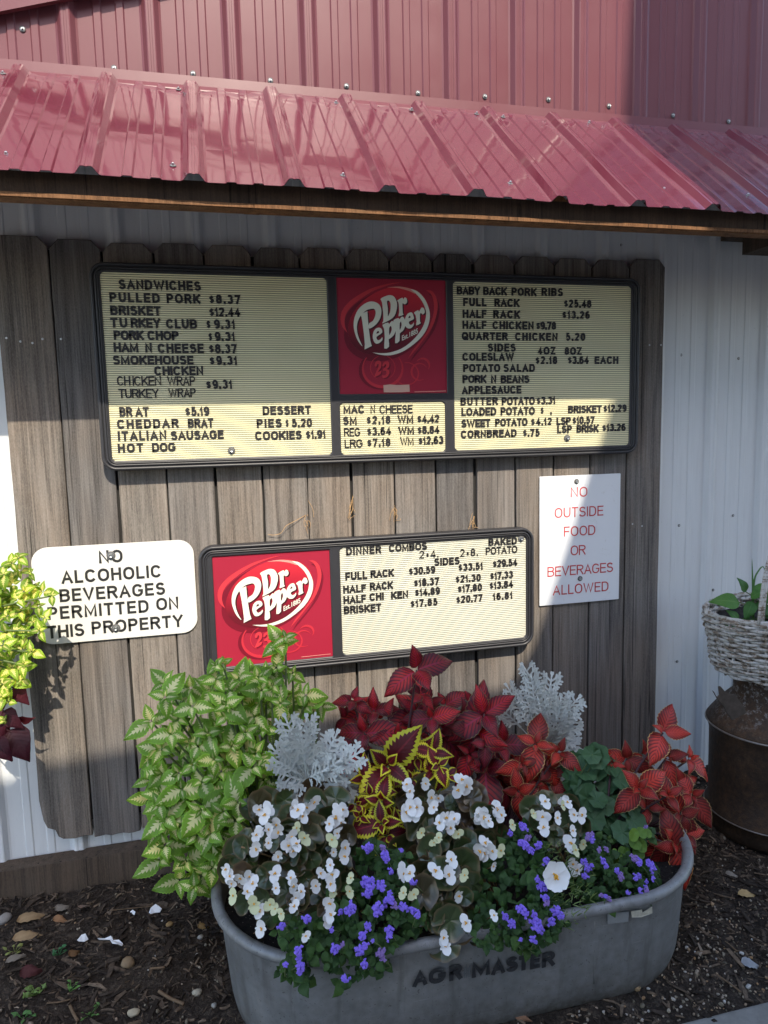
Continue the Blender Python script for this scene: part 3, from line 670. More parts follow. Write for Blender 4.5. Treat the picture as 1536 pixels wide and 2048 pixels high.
mb2 = thing('menu_board', 'smaller black-framed letter board listing dinner combos above the planter', 'menu board', (1.07, -.02, ZF(-.75)), 'black-framed menu boards')
LZ0, LZ1 = ZF(-.7265), ZF(-.3695)
holes = [(.5545, .9215, ZF(-.7275), ZF(-.373), .003), (.955, 1.606, LZ0, LZ1, .014)]
frame_mesh(mb2, .512, 1.634, ZF(-.757), ZF(-.338), .046, holes)
g = G(); g.box(.53, 1.615, -.024, -.004, ZF(-.74), ZF(-.355)); g.obj('back_panel', M['black_plastic'], mb2)
lpC = grooved_panel('letter_panel', .950, 1.611, LZ0 - .005, LZ1 + .005, PY, M['cream_pale'], mb2)
logo_panel(mb2, .5545, .9215, ZF(-.7275), ZF(-.373), PY + .001, False)
menu_lines(lpC, PY, (3.9385, 680, 1080), .0258, [
 [('DINNER', 48, 325, 112), ('COMBOS', 385, 685, 86), ('BAKED', 1168, 1392, 40)], [('POTATO', 1147, 1395, 109, .16), ('2*4.', 625, 775, 140, .15), ('2*8.', 945, 1085, 128, .15)], [('SIDES', 742, 942, 197)],
 [('FULL', 42, 215, 312), ('RACK', 240, 425, 292), ('$30.59', 542, 750, 268), ('$33.51', 932, 1125, 238), ('$29.54', 1203, 1395, 210)],
 [('HALF', 25, 205, 413), ('RACK', 235, 418, 390), ('$18.37', 582, 780, 360), ('$21.30', 910, 1108, 330), ('$17.33', 1182, 1362, 305)],
 [('HALF', 27, 205, 497), ('CHI', 232, 345, 475), ('KEN', 402, 537, 460), ('$14.89', 590, 787, 435), ('$17.80', 927, 1118, 407), ('$13.84', 1177, 1362, 380)],
 [('BRISKET', 30, 325, 570), ('$17.85', 555, 768, 522), ('$20.77', 915, 1122, 490), ('16.81', 1203, 1358, 468)]])
put_screw(lpC, at(1042, 1077, PY - .001), (0, -1, 0), 1.35)

# ------------------------------------------------------------------ two white signs
s1 = thing('warning_sign', 'white round-cornered sign banning alcoholic beverages in bold black letters', 'sign', (.27, -.006, ZF(-.61)))
f = filled('sign_plate', [rrect(.033, .499, ZF(-.614), ZF(-.318), .046, 8)], M['white_sign'], s1, upright(-.008), .0012, .0004)
fr = (Vector((0, -.0097, 0)), EX, EZ, EN); cv = (2.1943, 0, 900)
for t, a, b, yb in [('NO', 435, 540, 495), ('ALCOHOLIC', 270, 710, 573), ('BEVERAGES', 262, 727, 651), ('PERMITTED', 210, 655, 729), ('ON', 687, 785, 701), ('THIS', 208, 372, 822), ('PROPERTY', 403, 805, 792)]:
    g = G(); word(g, t, a, b, yb, fr, .0395, .19, cv, .0006); g.obj('sign_word', M['sign_black'], s1)
for px, py in ((222, 1111), (232, 1256)): put_screw(s1, at(px, py, -.0096), (0, -1, 0), 1.55)
s2 = thing('warning_sign', 'upright white sign with thin red letters banning outside food', 'sign', (1.83, -.006, ZF(-.63)))
f = filled('sign_plate', [rrect(1.6715, 1.986, ZF(-.628), ZF(-.168), .003, 3)], M['white_sign2'], s2, upright(-.0085), .0016, .0004)
fr = (Vector((0, -.0107, 0)), EX, EZ, EN); cv = (2.1943, 640, 900)
for t, a, b, yb in [('NO', 1100, 1173, 206), ('OUTSIDE', 1030, 1243, 293), ('FOOD', 1070, 1207, 376), ('OR', 1100, 1165, 461), ('BEVERAGES', 998, 1285, 546), ('ALLOWED', 1022, 1265, 628)]:
    g = G(); word(g, t, a, b, yb, fr, .0355, .115, cv, .0005); g.obj('sign_word', M['sign_red'], s2)
for px, py in ((1153, 963), (1160, 1157)): put_screw(s2, at(px, py, -.0105), (0, -1, 0), 1.1)

# ------------------------------------------------------------------ straw caught between the pickets
for (px, py, h, lab) in [(616, 1030, 34, 'thick tuft of dry straw in the picket gap left of the middle'), (706, 1015, 26, 'forked tuft of dry straw hanging from the gap above the pale letter board'),
                         (789, 1020, 22, 'thin wisp of dry straw in the picket gap above the dinner combos heading'), (946, 1038, 22, 'tuft of straw poking from the widest gap between pickets')]:
    g = G(); r3 = random.Random(px)
    for k in range(9):
        a = at(px + r3.uniform(-3, 3), py + r3.uniform(-h, h), r3.uniform(-.002, .006)); b = at(px + r3.uniform(-12, 12), py + r3.uniform(0, h * 1.2), r3.uniform(-.016, -.006))
        m = (a + b) / 2 + Vector((r3.uniform(-.008, .008), -.006, r3.uniform(-.005, .005))); g.tube(catmull([tuple(a), tuple(m), tuple(b)], 4, False), .0007, 4)
    tag(g.obj('straw_tuft', M['straw'], None, loc=at(px, py, 0)), lab, 'straw', 'straw caught between the pickets')
g = G(); g.tube(catmull([tuple(at(x, y, d)) for x, y, d in ((612, 1030, -.004), (590, 1042, -.014), (572, 1052, -.02), (562, 1066, -.018), (548, 1070, -.012), (536, 1069, -.01))], 4, False), .0009, 5)
tag(g.obj('straw_stalk', M['straw'], None, loc=at(570, 1055, 0)), 'curled dry stalk lying along the top of the dinner combos board', 'straw', 'straw caught between the pickets')
# ------------------------------------------------------------------ unseen building added behind the viewer, outlined to shade the lower wall
D_OCC = 3.5
shadow_edge = [(-1.3, -1.06), (-.5, -1.03), (.4, -.965), (1.30, -.93), (1.56, -.92), (1.655, -.77), (1.80, -.36), (1.955, .12), (2.03, .45), (2.06, 1.0), (2.07, 2.2), (5.2, 2.2)]
prof = [(x + D_OCC * SUN.x / -SUN.y, ZF(z) + D_OCC * SUN.z / -SUN.y) for x, z in shadow_edge]
poly = [(prof[0][0], 0.0)] + prof + [(prof[-1][0], 0.0)]
ob = thing('added_shade_building', 'unseen building added behind the viewer, its outline shaped to shade the lower wall', 'building', (1.0, -D_OCC, 0))
g = G(); g.loops([[(x, y, z) for x, z in poly] for y in (-D_OCC, -D_OCC - 3.0)], True, True, True)
M['occ'] = plain('added_building_wall', (.42, .40, .37), .8)
g.obj('wall', M['occ'], ob)
g = G()
for x0_, x1_, z0_, z1_ in ((-.6, .3, 1.2, 2.3), (2.2, 3.1, 1.2, 2.3)):
    g.box(x0_, x1_, -D_OCC + .002, -D_OCC + .03, z0_, z1_)
M['pane'] = plain('dark_window_glass', (.03, .035, .04), .1); g.obj('window', M['pane'], ob)
# ------------------------------------------------------------------ ground
def groundmat():
    m = N('dark_mulch_soil'); v = m.coord()
    a = m.noise(v, 26, 8, .7); b = m.noise(v, 140, 4, .7); c = m.noise(v, 5, 3, .5)
    col = m.ramp(m.math('ADD', m.math('MULTIPLY', a, .55), m.math('MULTIPLY', b, .45)), [(.36, (.011, .009, .007)), (.50, (.042, .033, .026)), (.60, (.105, .083, .064)), (.72, (.19, .16, .125))])
    col = m.mix(m.ramp(c, [(.4, 0.0), (.7, .4)]), col, (.035, .022, .013)); m.base(col); m.p(Roughness=.95); m.b.inputs['Specular IOR Level'].default_value = .15
    m.bump(m.math('ADD', a, m.math('MULTIPLY', b, .5)), .8, .02); return m.mat
M['soil'] = groundmat()
from mathutils import noise as mn
KERB_Y = -.915
def gz(x, y):
    """height of the bed"""
    z = .018 + .018 * mn.noise(Vector((x * 2.3, y * 2.3, 1.7))) + .009 * mn.noise(Vector((x * 9, y * 9, 4.1))) + .004 * mn.noise(Vector((x * 30, y * 30, 9)))
    z += .045 * max(0, min(1, (x - 1.9) / .5)) * max(0, min(1, (y + .5) / .5))
    if y < KERB_Y + .12: z = z + (-.012 - z) * min(1, (KERB_Y + .12 - y) / .12)
    return z
g = G(); nx, ny = 260, 66; X0, X1, Y0, Y1 = -1.6, 3.8, KERB_Y - .01, .10
vs_ = [(X0 + (X1 - X0) * i / nx, Y0 + (Y1 - Y0) * j / ny, 0) for j in range(ny + 1) for i in range(nx + 1)]
vs_ = [(x, y, gz(x, y)) for x, y, z in vs_]
g.add(vs_, [(j * (nx + 1) + i, j * (nx + 1) + i + 1, (j + 1) * (nx + 1) + i + 1, (j + 1) * (nx + 1) + i) for j in range(ny) for i in range(nx)])
tag(g.obj('planting_bed', M['soil'], None, True), kind='structure')
g = G(); g.box(-60, 60, -60, 60, -.5, -.06); tag(g.obj('ground', M['soil'], None), kind='structure')
def concretemat():
    m = N('concrete'); v = m.coord(); a = m.noise(v, 12, 6, .65); b = m.noise(v, 180, 3, .6)
    col = m.ramp(a, [(.3, (.17, .165, .145)), (.7, (.27, .26, .235))]); col = m.mix(m.ramp(b, [(.6, 0.0), (.75, .5)]), col, (.12, .12, .10))
    m.base(col); m.p(Roughness=.9); m.bump(b, .25, .004); return m.mat
M['concrete'] = concretemat()
g = G(); g.box(-8, 12, -9, KERB_Y, -.06, -.002); sl = tag(g.obj('concrete_path', M['concrete'], None), kind='structure')
bv = sl.modifiers.new('edge', 'BEVEL'); bv.width = .01; bv.segments = 2
# ------------------------------------------------------------------ stock tank planter
M['galv'] = None
def galvmat():
    m = N('dull_galvanised_steel'); v = m.coord()
    a = m.noise(v, 7, 6, .65); b = m.noise(v, 60, 4, .65); c = m.noise(m.coord('Object', (14, 14, 2)), 1.0, 5, .65)
    vo = m.n('ShaderNodeTexVoronoi'); m.set(vo.inputs['Vector'], v); vo.inputs['Scale'].default_value = 45
    col = m.ramp(m.math('ADD', m.math('MULTIPLY', a, .6), m.math('MULTIPLY', b, .4)), [(.32, (.15, .15, .145)), (.55, (.245, .242, .232)), (.75, (.35, .342, .325))])
    col = m.mix(m.ramp(c, [(.45, 0.0), (.75, .5)]), col, (.165, .172, .165))
    col = m.mix(m.math('MULTIPLY', vo.outputs['Distance'], .25), col, (.36, .38, .40))
    sp = m.noise(v, 120, 3, .65); low = m.n('ShaderNodeSeparateXYZ', i0=v).outputs[2]
    mud = m.math('MULTIPLY', m.ramp(low, [(.0, 1.0), (.035, .55), (.10, .12), (.3, .05)]), m.ramp(m.noise(v, 34, 6, .7), [(.35, 0.0), (.62, 1.0)]))
    col = m.mix(m.ramp(sp, [(.63, 0.0), (.68, .6)]), col, (.045, .04, .035)); sx = m.noise(m.coord('Object', (9, 9, 260)), 1.0, 3, .6); col = m.mix(m.ramp(sx, [(.66, 0.0), (.72, .35)]), col, (.42, .43, .42)); st_ = m.noise(m.coord('Object', (30, 30, 1.6)), 1.0, 4, .6); col = m.mix(m.ramp(st_, [(.56, 0.0), (.70, .55)]), col, (.12, .115, .105)); col = m.mix(mud, col, (.085, .07, .052))
    m.base(col); m.p(Roughness=m.ramp(a, [(.3, .42), (.7, .62)]), Metallic=.3); m.bump(m.noise(v, 4, 3, .5), .25, .02); return m.mat
M['galv'] = galvmat()
TCX, TCY, TA, TB, TZ = 1.165, -.565, .342, .296, .287
def stadium(inset, z, n=26):
    r = TB - inset; o = []
    for k in range(n + 1): q = rad(-90 + 180 * k / n); o.append((TCX + TA + r * math.cos(q), TCY + r * math.sin(q), z))
    for k in range(n + 1): q = rad(90 + 180 * k / n); o.append((TCX - TA + r * math.cos(q), TCY + r * math.sin(q), z))
    return o
def respace(loop, m=10):
    o = []
    for i in range(len(loop)):
        a = Vector(loop[i]); b = Vector(loop[(i + 1) % len(loop)])
        k = m if (a - b).length > .1 else 1
        for j in range(k): o.append(tuple(a.lerp(b, j / k)))
    return o
tank = thing('stock_tank', 'oval galvanised stock tank planter filled with coleus, begonias and dusty miller', 'planter', (TCX, TCY, 0))
g = G()
L = [respace(stadium(i, z)) for i, z in ((.070, -.012), (.052, -.006), (.036, .014), (.027, .05), (.020, .12), (.014, .19), (.010, .255), (.007, TZ - .006), (.009, TZ - .006), (.014, .25), (.034, .12), (.05, .03))]
rr_ = random.Random(3)
L = [[(x + .0016 * math.sin(x * 7 + k), y + .002 * math.sin(x * 5 + k * .6), z) for x, y, z in l] for k, l in enumerate(L)]
g.loops(L, True, True, True)
g.obj('tank_wall', M['galv'], tank, True, loc=(TCX, TCY, 0))
g = G(); g.tube(respace(stadium(.002, TZ)), .0135, 12, True); g.obj('rolled_rim', M['galv'], tank, True, loc=(TCX, TCY, .02))
def pottingmat():
    m = N('potting_soil'); v = m.coord(); a = m.noise(v, 60, 6, .7); b = m.n('ShaderNodeTexVoronoi'); m.set(b.inputs['Vector'], v); b.inputs['Scale'].default_value = 90
    col = m.ramp(a, [(.35, (.004, .003, .003)), (.6, (.016, .012, .010)), (.75, (.05, .038, .03))]); col = m.mix(m.ramp(b.outputs['Distance'], [(.10, 1.0), (.16, 0.0)]), col, (.16, .14, .12))
    m.base(col); m.p(Roughness=.95); m.bump(a, .9, .015); return m.mat
M['potting'] = pottingmat()
g = G(); st = respace(stadium(.014, .225)); cpt = (TCX, TCY, .235)
rings = [[(cpt[0] + (x - cpt[0]) * k, cpt[1] + (y - cpt[1]) * k, .232 + .01 * mn.noise(Vector((x * k * 9, y * k * 9, 2)))) for x, y, z in st] for k in (1.0, .85, .7, .5, .3, .1)]
g.loops(rings, True, False, True); g.obj('potting_soil', M['potting'], tank, True)
g = G(); g.tube([atplane(1188, 1842 + k * 25, Vector((0, TCY - TB + .010, .255)), Vector((0, -1, -.08)).normalized()) for k in range(6)], .0022, 6); g.obj('weld_seam', M['galv'], tank, True, loc=(TCX, TCY, 0))
# faded stencil on the front and the worn paper label
YT, YB_, ZT, ZB_ = TCY - TB + .010, TCY - TB + .027, .255, .05
ez = Vector((0, YT - YB_, ZT - ZB_)).normalized(); nn = EX.cross(ez).normalized(); nn = nn if nn.y < 0 else -nn
fr = (Vector((0, YT, ZT)) + nn * .003, EX, ez, nn)
def stencilmat():
    m = N('faded_stencil_ink'); v = m.coord(); a = m.noise(v, 55, 5, .7)
    m.base(m.ramp(a, [(.5, (.022, .022, .024)), (.64, (.04, .042, .044)), (.70, (.16, .17, .17))])); m.p(Roughness=.6); return m.mat
M['stencil'] = stencilmat()
cv = (2.363, 800, 1600)
for t, a, b, yb in (('A', 60, 128, 878), ('G', 135, 216, 866), ('R', 232, 292, 850), ('M', 338, 425, 832), ('A', 432, 495, 822), ('S', 500, 556, 811), ('T', 560, 606, 804), ('E', 614, 660, 796), ('R', 670, 730, 787)):
    g = G(); word(g, t, a, b, yb, fr, .0405, .255, cv, .0006); g.obj('stencil_letter', M['stencil'], tank, loc=(TCX, TCY, 0))
g = G()
for k, (dx, h) in enumerate(((306, .03), (314, .036), (322, .026), (329, .032))):
    p0 = atplane(800 + dx / 2.363, 1600 + (842 - 2 * k) / 2.363, fr[0], nn); p1 = p0 + ez * h
    g.bar(p0, p1, .0022, .0006, nn)
M['stencil_pale'] = plain('worn_stencil_ink', (.13, .14, .145), .6)
g.obj('stencil_remnant', M['stencil_pale'], tank, loc=(TCX, TCY, 0))
M['paperlabel'] = plain('worn_paper_label', (.55, .52, .42), .8, 0, .3, .4, 90); M['labelghost'] = plain('label_residue', (.30, .31, .31), .6, .2, .4, .2, 60)
def onface(pxs, mat, name, lift):
    P = []
    for px, py in pxs:
        q = atplane(px, py, fr[0], nn); P.append(q + nn * lift)
    # follow the curve of the end
    out = []
    for p in P:
        x = p.x; y = p.y
        if x > TCX + TA:
            dx = x - TCX - TA; r = TCY - p.y; ang = dx / r; x = TCX + TA + r * math.sin(ang); y = TCY - r * math.cos(ang)
        out.append((x, y, p.z))
    g = G(); g.loops([out, [(x, y - .001, z) for x, y, z in out]], True, True, True); return g.obj(name, mat, tank, loc=(TCX, TCY, 0))
onface([(1260, 1820), (1282, 1817), (1283, 1823), (1304, 1813), (1305, 1826), (1280, 1832), (1262, 1832)], M['paperlabel'], 'paper_label', .004)
onface([(1213, 1824), (1256, 1821), (1255, 1841), (1214, 1846)], M['labelghost'], 'label_residue', .003)

# ------------------------------------------------------------------ leaves
def leaf(g, base, d, nrm, L, W, rg, droop=.25, cup=.12, ser=.06, ns=9, fold=.10, shape=.72, mat=0, twist=0.0, nu=None):
    d = d.normalized(); s = nrm.cross(d).normalized(); nrm = d.cross(s).normalized()
    nu = nu or ns * 2; vv = (-1, -.62, -.28, 0, .28, .62, 1); vs_ = []; uv = []
    rd = rg.uniform(.05, 1.0); curl = rg.uniform(-.06, .06); wav = rg.uniform(0, 6.28)
    for i in range(nu + 1):
        u = i / nu
        wdt = W / 2 * (max(0.0, math.sin(math.pi * min(1, u ** shape))) ** .85) * (1 - .22 * u * u) + (.02 * W if i == 0 else 0)
        cx_ = L * (u - .10 * droop * u * u); cz = -droop * L * u * u * .8 + .10 * L * math.sin(u * 2.2)
        saw = (1 + ser * (1 if i % 2 else -.6)) if 0 < i < nu else 1
        tw = twist * u
        for v in vv:
            a = abs(v); wv = wdt * v * (saw if a == 1 else 1)
            z = cz + fold * W * a ** 1.3 * (.5 if u < .5 else .5 * (1 - u) * 2) - cup * W * a * a * u + .018 * L * math.sin(u * 20 + a * 4) * a * (1 - u) + .02 * L * math.sin(wav + u * 7) * v
            p = base + d * cx_ + s * (wv * math.cos(tw) - z * math.sin(tw) * .3 + curl * L * u * u) + nrm * (z + wv * math.sin(tw))
            vs_.append(p); uv.append((u, .5 + v / 2))
    n = len(vv); fs = [(i * n + j, i * n + j + 1, (i + 1) * n + j + 1, (i + 1) * n + j) for i in range(nu) for j in range(n - 1)]
    g.add(vs_, fs, mat, uv, rd)
def disc(g, c, nrm, up, R, rg, cup=.25, scal=.03, nsc=9, mat=0, notch=True, squash=1.0):
    nrm = nrm.normalized(); up = (up - nrm * up.dot(nrm)).normalized(); s = up.cross(nrm); vs_ = []; uv = []; rd = rg.uniform(.05, 1)
    na, nr = 26, 4; w1, w2 = rg.uniform(0, 6), rg.uniform(.04, .12)
    for k in range(nr + 1):
        r = k / nr
        for j in range(na):
            q = 2 * math.pi * j / na; rr = R * r * (1 + scal * math.cos(nsc * q) * (r > .8)) * (1 + .12 * math.sin(q + w1))
            if notch: rr *= 1 - .45 * r * math.exp(-((q - math.pi) / .25) ** 2)
            z = cup * R * r * r + w2 * R * r * math.sin(2 * q + w1) + .04 * R * r * math.sin(5 * q)
            vs_.append(c + up * (rr * math.cos(q)) + s * (rr * math.sin(q) * squash) + nrm * z); uv.append((r, q / 6.2832))
    fs = [(k * na + j, k * na + (j + 1) % na, (k + 1) * na + (j + 1) % na, (k + 1) * na + j) for k in range(nr) for j in range(na)]
    g.add(vs_, fs, mat, uv, rd)
TOCAM = Vector((-.12, -.80, .58)).normalized()
def rosette(g, c, axis, size, rg, pairs=2, spin=None, wr=.62, droop=.3, ser=.06, ns=9, el0=82, shrink=.62, mat=0, fold=.1, jit=.26):
    axis = axis.normalized(); a = axis.orthogonal().normalized(); b = axis.cross(a)
    # turn the frame so that spin 0 is image right
    r0 = (RT - axis * RT.dot(axis)).normalized(); b0 = axis.cross(r0)
    spin = rg.uniform(0, 180) if spin is None else spin
    for k in range(pairs):
        for h in (0, 180):
            q = rad(spin + 90 * k + h + rg.uniform(-14, 14)); rd = r0 * math.cos(q) + b0 * math.sin(q)
            el = rad(max(18, el0 - 27 * k + rg.uniform(-12, 12))); dd = axis * math.cos(el) + rd * math.sin(el); nr = axis * math.sin(el) - rd * math.cos(el)
            dd = (dd + Vector((0, 0, -.18 if k == 0 else .0)) + Vector((rg.uniform(-jit, jit), rg.uniform(-jit, jit), rg.uniform(-jit, jit))) * .6).normalized()
            L = size * (shrink ** k) * rg.uniform(.68, 1.2)
            st = c - axis * (.12 * size * (k == 0)) + rd * (.05 * size)
            leaf(g, st, dd, nr, L, L * wr * rg.uniform(.9, 1.1), rg, droop * rg.uniform(.2, 2.2), .12, ser, ns, fold, .72, mat, rg.uniform(-.5, .5))
def axis_for(rg, k=.28): return (TOCAM + Vector((rg.uniform(-k, k), rg.uniform(-k * .6, k * .6), rg.uniform(-k, k)))).normalized()
def leafmat(name, build, rough=.45, trans=.22, tcol=None):
    m = N(name); uvn = m.n('ShaderNodeUVMap'); sp = m.n('ShaderNodeSeparateXYZ', i0=uvn.outputs[0]); u = sp.outputs[0]
    av = m.math('ABSOLUTE', m.math('MULTIPLY_ADD', sp.outputs[1], 2.0, -1.0)); rn = m.n('ShaderNodeAttribute', attribute_name='rnd').outputs['Fac']
    nz = m.noise(m.coord('Object'), 130, 3, .6)
    col = build(m, u, av, rn, nz)
    br = m.ramp(rn, [(0, (.55, .60, .55)), (.5, (1, 1, 1)), (.85, (1.25, 1.2, 1.05)), (1, (1.35, 1.2, .85))]); col = m.mix(1.0, col, br, 'MULTIPLY')
    m.base(col); m.p(Roughness=rough); m.b.inputs['Specular IOR Level'].default_value = .35
    vein = m.math('ABSOLUTE', m.math('SUBTRACT', m.math('FRACT', m.math('SUBTRACT', m.math('MULTIPLY', u, 9.0), m.math('MULTIPLY', av, 2.6))), .5))
    m.bump(m.math('ADD', m.math('MULTIPLY', vein, 1.0), m.math('MULTIPLY', nz, .3)), .35, .002)
    tr = m.n('ShaderNodeBsdfTranslucent'); m.set(tr.inputs[0], m.mix(1.0, col, tcol or (1.3, 1.3, .8), 'MULTIPLY'))
    mx = m.n('ShaderNodeMixShader', i0=trans); m.t.links.new(m.b.outputs[0], mx.inputs[1]); m.t.links.new(tr.outputs[0], mx.inputs[2]); m.t.links.new(mx.outputs[0], m.out.inputs[0])
    return m.mat
def zig(m, u, av, f=8.0, sl=2.2):   # feather pattern along the side veins, 0..1
    return m.math('MULTIPLY', m.math('ABSOLUTE', m.math('SUBTRACT', m.math('FRACT', m.math('SUBTRACT', m.math('MULTIPLY', u, f), m.math('MULTIPLY', av, sl))), .5)), 2.0)
def green_col(gr, cr):
    def b(m, u, av, rn, nz):
        z = zig(m, u, av, 7.0, 1.6)
        wd = m.ramp(u, [(0, .30), (.12, .44), (.35, .36), (.62, .20), (.82, .05), (.95, 0.0)])
        wd = m.math('MULTIPLY', wd, m.math('MULTIPLY_ADD', rn, .8, .65))
        e = m.math('SUBTRACT', m.math('ADD', wd, m.math('MULTIPLY', m.math('SUBTRACT', z, .6), m.math('MULTIPLY', wd, 1.1))), av)
        mk = m.ramp(m.math('MULTIPLY_ADD', e, 6.0, .5), [(.35, 0.0), (.65, 1.0)])
        g_ = m.mix(nz, tuple(x * .75 for x in gr), tuple(x * 1.3 for x in gr)); g_ = m.mix(m.ramp(av, [(.86, 0.0), (.97, .6)]), g_, tuple(x * 1.9 for x in gr))
        g_ = m.mix(m.ramp(z, [(.88, 0.0), (1.0, .35)]), g_, tuple(x * .5 for x in gr))
        return m.mix(mk, g_, cr)
    return b
def red_col(base, vein, mid, edge, ew, dk=.75):
    def b(m, u, av, rn, nz):
        z = zig(m, u, av, 9.0, 2.6)
        c = m.mix(nz, tuple(x * .7 for x in base), tuple(x * 1.3 for x in base))
        c = m.mix(m.ramp(rn, [(.25, dk), (.75, 0.0)]), c, tuple(x * 1.15 for x in vein))
        outer = m.ramp(m.math('ADD', av, m.math('MULTIPLY', z, .3)), [(.50, 0.0), (1.05, .9)])
        c = m.mix(outer, c, vein); c = m.mix(m.ramp(z, [(.55, 0.0), (.85, .9)]), c, vein)
        c = m.mix(m.ramp(m.math('ADD', av, m.math('MULTIPLY', u, .10)), [(.03, 1.0), (.14, 0.0)]), c, mid)
        return m.mix(m.ramp(m.math('SUBTRACT', av, m.math('MULTIPLY', z, .03)), [(1 - ew, 0.0), (1 - ew * .5, 1.0)]), c, edge)
    return b
def yel_col(mar, yel):
    def b(m, u, av, rn, nz):
        z = zig(m, u, av, 11.0, 2.0)
        lim = m.ramp(u, [(0, .45), (.15, .70), (.6, .66), (.85, .42), (1, .1)])
        e = m.math('SUBTRACT', m.math('ADD', lim, m.math('MULTIPLY', m.math('SUBTRACT', z, .5), .22)), av)
        mk = m.ramp(m.math('MULTIPLY_ADD', e, 7.0, .5), [(.3, 0.0), (.7, 1.0)])
        c = m.mix(nz, tuple(x * .7 for x in mar), tuple(x * 1.3 for x in mar)); c = m.mix(m.ramp(av, [(.02, 1.0), (.10, 0.0)]), c, tuple(x * 2.2 for x in mar))
        return m.mix(mk, m.mix(nz, tuple(x * .85 for x in yel), tuple(x * 1.1 for x in yel)), c)
    return b
M['leaf_green'] = leafmat('variegated_green_leaf', green_col((.165, .32, .030), (.66, .65, .34)), .5, .25)
M['leaf_lime'] = leafmat('lime_variegated_leaf', green_col((.18, .30, .018), (.70, .64, .22)), .5, .38)
M['leaf_red'] = leafmat('dark_red_leaf', red_col((.43, .018, .022), (.060, .006, .016), (.36, .014, .07), (.24, .18, .07), .06, .5), .5, .16, (1.3, .8, .7))
M['leaf_orange'] = leafmat('orange_red_leaf', red_col((.52, .042, .028), (.10, .010, .010), (.50, .05, .045), (.52, .30, .12), .10, .3), .5, .16, (1.3, .8, .7))
M['leaf_yellow'] = leafmat('yellow_edged_leaf', yel_col((.125, .008, .016), (.74, .70, .045)), .5, .2)
M['leaf_small'] = leafmat('small_green_leaf', lambda m, u, av, rn, nz: m.mix(m.ramp(zig(m, u, av, 6, 2.2), [(.8, 0.0), (1, .5)]), m.mix(nz, (.028, .075, .018), (.06, .13, .032)), (.02, .05, .012)), .55, .2)
M['leaf_sprig'] = leafmat('bright_round_leaf', lambda m, u, av, rn, nz: m.mix(nz, (.10, .21, .03), (.16, .28, .05)), .5, .25)
M['leaf_vine'] = leafmat('dark_maroon_leaf', lambda m, u, av, rn, nz: m.mix(nz, (.045, .010, .018), (.075, .014, .026)), .5, .3, (2.6, .6, .7))
def begmat():
    m = N('bronze_begonia_leaf'); uvn = m.n('ShaderNodeUVMap'); sp = m.n('ShaderNodeSeparateXYZ', i0=uvn.outputs[0]); rn = m.n('ShaderNodeAttribute', attribute_name='rnd').outputs['Fac']
    nz = m.noise(m.coord('Object'), 70, 4, .6); c = m.mix(nz, (.028, .048, .017), (.066, .090, .030)); c = m.mix(m.ramp(rn, [(.70, 0.0), (.98, .8)]), c, (.075, .034, .018))
    c = m.mix(m.ramp(sp.outputs[0], [(.80, 0.0), (.98, .75)]), c, (.16, .11, .055)); m.base(c); m.p(Roughness=.28); m.b.inputs['Coat Weight'].default_value = .15
    z = m.math('ABSOLUTE', m.math('SINE', m.math('MULTIPLY', sp.outputs[1], 22.0))); m.bump(m.math('ADD', z, nz), .25, .003); return m.mat
M['leaf_begonia'] = begmat()
def germat():
    m = N('geranium_leaf'); uvn = m.n('ShaderNodeUVMap'); sp = m.n('ShaderNodeSeparateXYZ', i0=uvn.outputs[0])
    nz = m.noise(m.coord('Object'), 70, 4, .6); c = m.mix(nz, (.022, .070, .022), (.05, .125, .04)); z = m.math('ABSOLUTE', m.math('SINE', m.math('MULTIPLY', sp.outputs[1], 22.0)))
    c = m.mix(m.ramp(z, [(.0, .4), (.25, 0.0)]), c, (.07, .15, .05)); m.base(c); m.p(Roughness=.6); m.bump(z, .3, .004); return m.mat
M['leaf_geranium'] = germat()
M['silver'] = plain('silver_felt_leaf', (.55, .58, .55), .85, 0, .2, .16, 120)
M['stem_green'] = plain('green_stem', (.09, .13, .035), .6); M['stem_dark'] = plain('dark_stem', (.055, .02, .025), .6); M['stem_pink'] = plain('pale_begonia_stem', (.22, .13, .05), .5)
M['petal'] = plain('white_petal', (.78, .78, .75), .6, 0, .3, .05, 60); M['pollen'] = plain('yellow_pollen', (.75, .38, .03), .7); M['petal_old'] = plain('greenish_bud', (.60, .62, .36), .6)
M['ager'] = plain('purple_floss', (.255, .165, .70), .8, 0, .2, .25, 200); M['ager2'] = plain('faded_floss', (.26, .17, .42), .8, 0, .2, .25, 200)
def inpoly(x, y, P):
    c = False; j = len(P) - 1
    for i in range(len(P)):
        if (P[i][1] > y) != (P[j][1] > y) and x < (P[j][0] - P[i][0]) * (y - P[i][1]) / (P[j][1] - P[i][1]) + P[i][0]: c = not c
        j = i
    return c
def rpt(P, rg):
    xs = [p[0] for p in P]; ys = [p[1] for p in P]
    while True:
        x, y = rg.uniform(min(xs), max(xs)), rg.uniform(min(ys), max(ys))
        if inpoly(x, y, P): return x, y
def conv(lst, s, ox, oy): return [(x / s + ox, y / s + oy, *([r[0] / s] if r else []), *r[1:]) for x, y, *r in lst]
def pxm(px, py, y):   # metres per photo pixel there
    return (at(px, py, y) - CAM).dot(FWD) / FPX
def curved(a, b, sag, rg, n=4):
    a, b = Vector(a), Vector(b); m = (a + b) / 2 + Vector((rg.uniform(-.02, .02), rg.uniform(-.02, .02), sag)); return catmull([tuple(a), tuple(m), tuple(b)], n, False)

